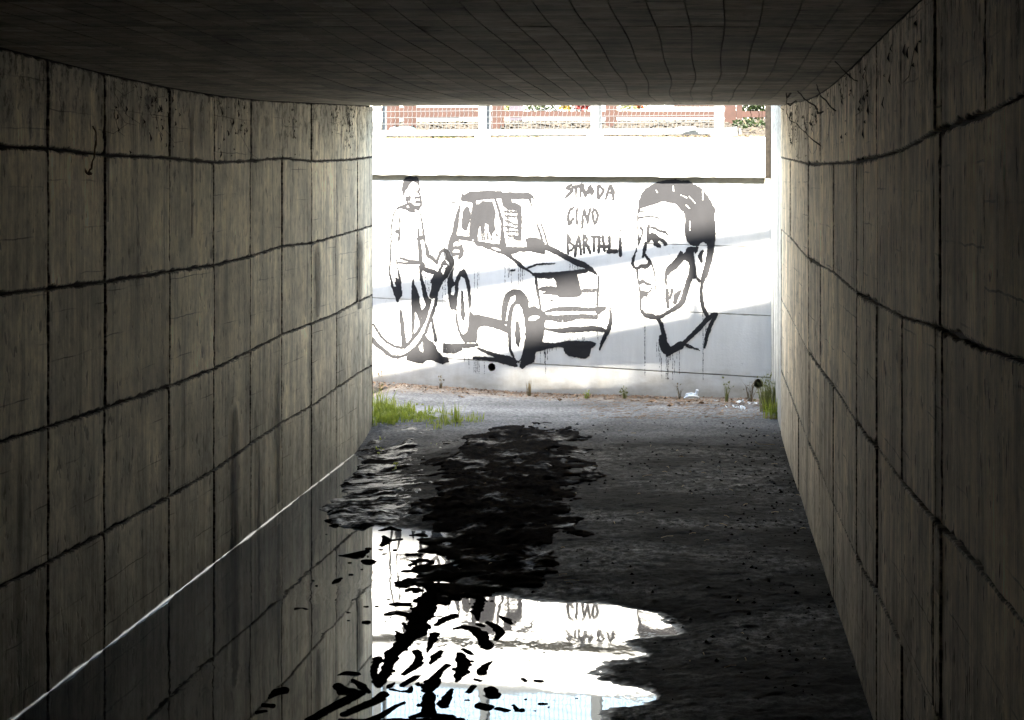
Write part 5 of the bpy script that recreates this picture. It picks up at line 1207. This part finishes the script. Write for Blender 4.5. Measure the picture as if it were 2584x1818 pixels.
for (x, y0, y1) in ((1004, 332, 350), (1025, 325, 355), (1040, 330, 350), (1048, 328, 349), (1062, 334, 352)):
    b = MB(); A = at(x, y0, 16.62); B2 = at(x-rg.uniform(2, 5), y1+2, 16.6); m_ = (A+B2)/2+Vector((.008, 0, 0)); b.tube([A, m_, B2], .0012, 4)
    o = b.build('dry_tendril', M_bark, loc=tuple(A)); tag(o, 'dry tendril over the first fence rail, '+{1004: 'leftmost of the five', 1025: 'second from the left and longest', 1040: 'middle one', 1048: 'fourth from the left', 1062: 'rightmost of the five'}[x], 'tendril', 'dry tendrils over the first fence rail')
crumple('plastic_bag', tuple(at(994, 327, 16.9)), .035, (1, .6, .5), M_plast, 'white plastic bag pressed behind the first mesh panel', 'plastic bag', 3)
crumple('plastic_bag', tuple(at(1022, 326, 17.0)), .06, (1.2, .6, .35), M_teal, 'turquoise plastic bag behind the first mesh panel', 'plastic bag', 4)
crumple('plastic_bag', tuple(at(1735, 326, mural_D(1.4)+.04)), .05, (1.6, .4, .35), M_plast, 'flattened white plastic bag on the rail of the third fence panel', 'plastic bag', 6)
for (p, lab) in (([(1905,330),(1860,352)],'yellow dry stem leaning right of the fence end'), ([(1928,330),(1888,350)],'second yellow dry stem, lower, right of the fence end'), ([(1640,272),(1690,300)],'pale dry stem crossing the rust-red rail')):
    b = MB(); P = [at(x, y-6, 17.0) for (x, y) in p]; b.tube(P, .002, 4); o = b.build('dead_grass_stalk', M_straw, loc=tuple(P[0])); tag(o, lab, 'stem')

# ------------------------------------------------------------------ cobwebs and roots in the tunnel
def strand(name, pts, D, r, label, cat='cobweb', m=M_web):
    b = MB(); P = []
    for i in range(len(pts)-1):
        for t in range(4):
            f = t/4; x = pts[i][0]*(1-f)+pts[i+1][0]*f; y = pts[i][1]*(1-f)+pts[i+1][1]*f
            P.append(at(x+rg.uniform(-1.2, 1.2), y+rg.uniform(-1, 1), D))
    P.append(at(*pts[-1], D)); n = len(P)
    b.tube(P, [r*rg.uniform(.5, 1.5) for _ in range(n)], 5)
    o = b.build(name, m, loc=tuple(P[0])); tag(o, label, cat)
S4 = lambda x, y: (1900+x*300/1615, 120+y*300/1615)
strand('cobweb', [S4(430,470),S4(455,640),S4(460,780),S4(460,900),S4(500,990),S4(580,1030),S4(660,1110),S4(880,1310),S4(1100,1480),S4(1270,1530)], 9.6, .0022, 'long dusty cobweb strand sagging down the top of the right wall')
strand('cobweb', [S4(470,760),S4(510,795),S4(560,740),S4(590,725)], 9.6, .004, 'short thick curl of cobweb branching off the long strand')
strand('cobweb', [S4(540,570),S4(500,640),S4(465,680)], 9.6, .004, 'dark fluffy cobweb tuft at the top of the long strand')
strand('cobweb', [S4(600,590),S4(700,700),S4(760,745),S4(850,800),S4(880,900),S4(960,870)], 9.0, .0035, 'second cobweb strand slanting across the right wall top')
strand('cobweb', [S4(860,500),S4(910,640),S4(1010,750),S4(1100,850),S4(1130,860)], 8.4, .003, 'third cobweb strand nearer the viewer on the right wall')
strand('cobweb', [S4(1050,100),S4(1200,290),S4(1380,440),S4(1500,490),S4(1615,480)], 7.4, .0022, 'cobweb arc hanging from ceiling to right wall')
strand('cobweb', [S4(340,780),S4(420,850)], 9.9, .0016, 'hair-thin cobweb thread bridging the ceiling corner')
for (pts, lab) in (([(1876,262),(1890,275),(1897,292),(1893,296)],'left dead root dangling from the ceiling edge'), ([(1910,262),(1915,290),(1917,303)],'middle dead root dangling from the ceiling edge'), ([(1921,262),(1924,300),(1920,318),(1928,330)],'rightmost and longest dead root dangling from the ceiling edge')):
    strand('hanging_root', pts, 14.0, .0022, lab, 'root', M_bark)
strand('hanging_root', [(235,318),(243,340),(238,390),(230,425),(222,437)], Dl(200)-.05, .004, 'long root hanging in front of the left wall', 'root', M_bark)
strand('hanging_root', [(200,432),(212,428),(222,440),(232,437)], Dl(200)-.05, .006, 'tangled clump at the tip of the long root on the left wall', 'root', M_bark)
for (P_, side_, n_, lab) in ((PL, 'left', 150, 'ragged dusty cobweb flakes hanging along the top of the left tunnel wall'), (PR, 'right', 110, 'ragged dusty cobweb flakes hanging along the top of the right tunnel wall')):
    b = MB()
    cl = [rg.uniform(6.2, 13.6) for _ in range(16)] if side_ == 'left' else [rg.uniform(4.4, 12.5) for _ in range(16)]
    for _ in range(n_):
        sx = rg.choice(cl)+rg.gauss(0, .10); zt = zc(sx)-abs(rg.gauss(.10, .09))-.01; L = rg.uniform(.006, .045)*rg.random()**.5; wd = rg.uniform(.001, .006); sg = rg.uniform(-.5, .5)
        q = [P_(sx-wd, zt, .012), P_(sx+wd, zt, .014), P_(sx+wd*.8+sg*L, zt-L*.6, .02), P_(sx+sg*L*1.3, zt-L, .012), P_(sx-wd*.8+sg*L*.7, zt-L*.55, .016)]
        b.add(q, [(0,1,2,3,4)])
    for _ in range(n_//4):
        sx = rg.choice(cl); z0 = zc(sx)-rg.uniform(0, .2); p0 = Vector(P_(sx, z0, .006)); p1 = Vector(P_(sx+rg.gauss(0, .25), z0-rg.uniform(-.02, .14), .006)); md = (p0+p1)/2+Vector((0, 0, -.03))
        b.tube([p0, md, p1], .0009, 3, False)
    o = b.build('cobweb_dust', M_web); tag(o, lab, 'cobweb', kind='stuff')
# grey dirt crusts and dark seepage on the walls are thin growths of their own
M_seep = mat('dark_seep_film', (.085,.074,.066), .9, .1)
_N = NT(M_seep); _p = _N.pos(); _f = _N.attr('fade')
_n = _N.noise(_p, (55, 55, 7), 4, .65)
_N.L(_N.math('MULTIPLY', _N.ramp(_N.math('ADD', _f, _N.math('MULTIPLY', _N.math('SUBTRACT', _n, .5), 1.1)), .15, 1.15), .72), _N.b.inputs['Alpha'])
def crust(name, P, side, pts, w, label, th=.0015):
    V = []; Fs = []; A = []
    pts2 = []; w2 = []
    for (a, c, wa, wc) in zip(pts[:-1], pts[1:], w[:-1], w[1:]):
        for t in range(4): f = t/4; pts2.append((a[0]*(1-f)+c[0]*f+random.uniform(-.006, .006), a[1]*(1-f)+c[1]*f)); w2.append(wa*(1-f)+wc*f)
    pts2.append(pts[-1]); w2.append(w[-1]); n = len(pts2)
    for i, (s, z) in enumerate(pts2):
        ww = w2[i]*(2.1 if P is PL else 1.6); e = min(1, i/4)
        for q, a in ((-1.15, 0), (-.6, .8), (0, 1), (.6, .8), (1.15, 0)):
            V.append(P(s+q*ww, z, .0062+th)); A.append(a*e)
    for i in range(n-1):
        for k in range(4): Fs.append((i*5+k, i*5+k+1, (i+1)*5+k+1, (i+1)*5+k))
    return mesh(name, V, Fs, M_seep, side, attrs={'fade': A})
def zs(x, y, Dw): return Dw, HC-(y-HY)*Dw/F
def lcr(x, y): D = -2.365/((x-CX)/F-.0922); return (D, HC-(y-HY)*D/F)
def rcr(x, y): D = .595/((x-CX)/F-.0918); return (D, HC-(y-HY)*D/F)
cr = crust('seep_stain', PL, LW, [lcr(590, y) for y in (1010, 1040, 1080, 1150, 1230, 1300, 1360, 1400)], [.008,.03,.045,.05,.05,.052,.06,.06], '')
crust('seep_stain', PL, LW, [lcr(650, y) for y in (1090, 1130, 1200, 1280, 1340)], [.004,.01,.014,.018,.03], '')
crust('seep_stain', PL, LW, [lcr(700, y) for y in (860, 920, 980, 1040, 1100, 1180, 1270)], [.003,.015,.02,.025,.03,.03,.03], '')
crust('seep_stain', PL, LW, [lcr(800, y) for y in (590, 640, 700, 760, 800)], [.03,.05,.055,.04,.02], '')
crust('seep_stain', PL, LW, [lcr(905, y) for y in (560, 620, 700, 780)], [.06,.08,.08,.05], '')
crust('seep_stain', PL, LW, [lcr(480, y) for y in (180, 300, 420, 520, 600)], [.01,.02,.016,.012,.005], '')
crust('seep_stain', PL, LW, [lcr(268, y) for y in (190, 330, 420, 560)], [.03,.022,.01,.006], '')
crust('seep_stain', PR, RW, [rcr(2160, y) for y in (330, 420, 520, 640, 800)], [.02,.03,.03,.02,.01], '')
crust('seep_stain', PR, RW, [rcr(2375, y) for y in (820, 960, 1100, 1300, 1500)], [.02,.03,.04,.04,.05], '')
crust('seep_stain', PR, RW, [rcr(2255, y) for y in (500, 520, 560, 600, 640)], [.004,.014,.012,.008,.004], '')
crust('seep_stain', PR, RW, [rcr(2391, y) for y in (160, 185, 210, 240)], [.01,.02,.014,.004], '')
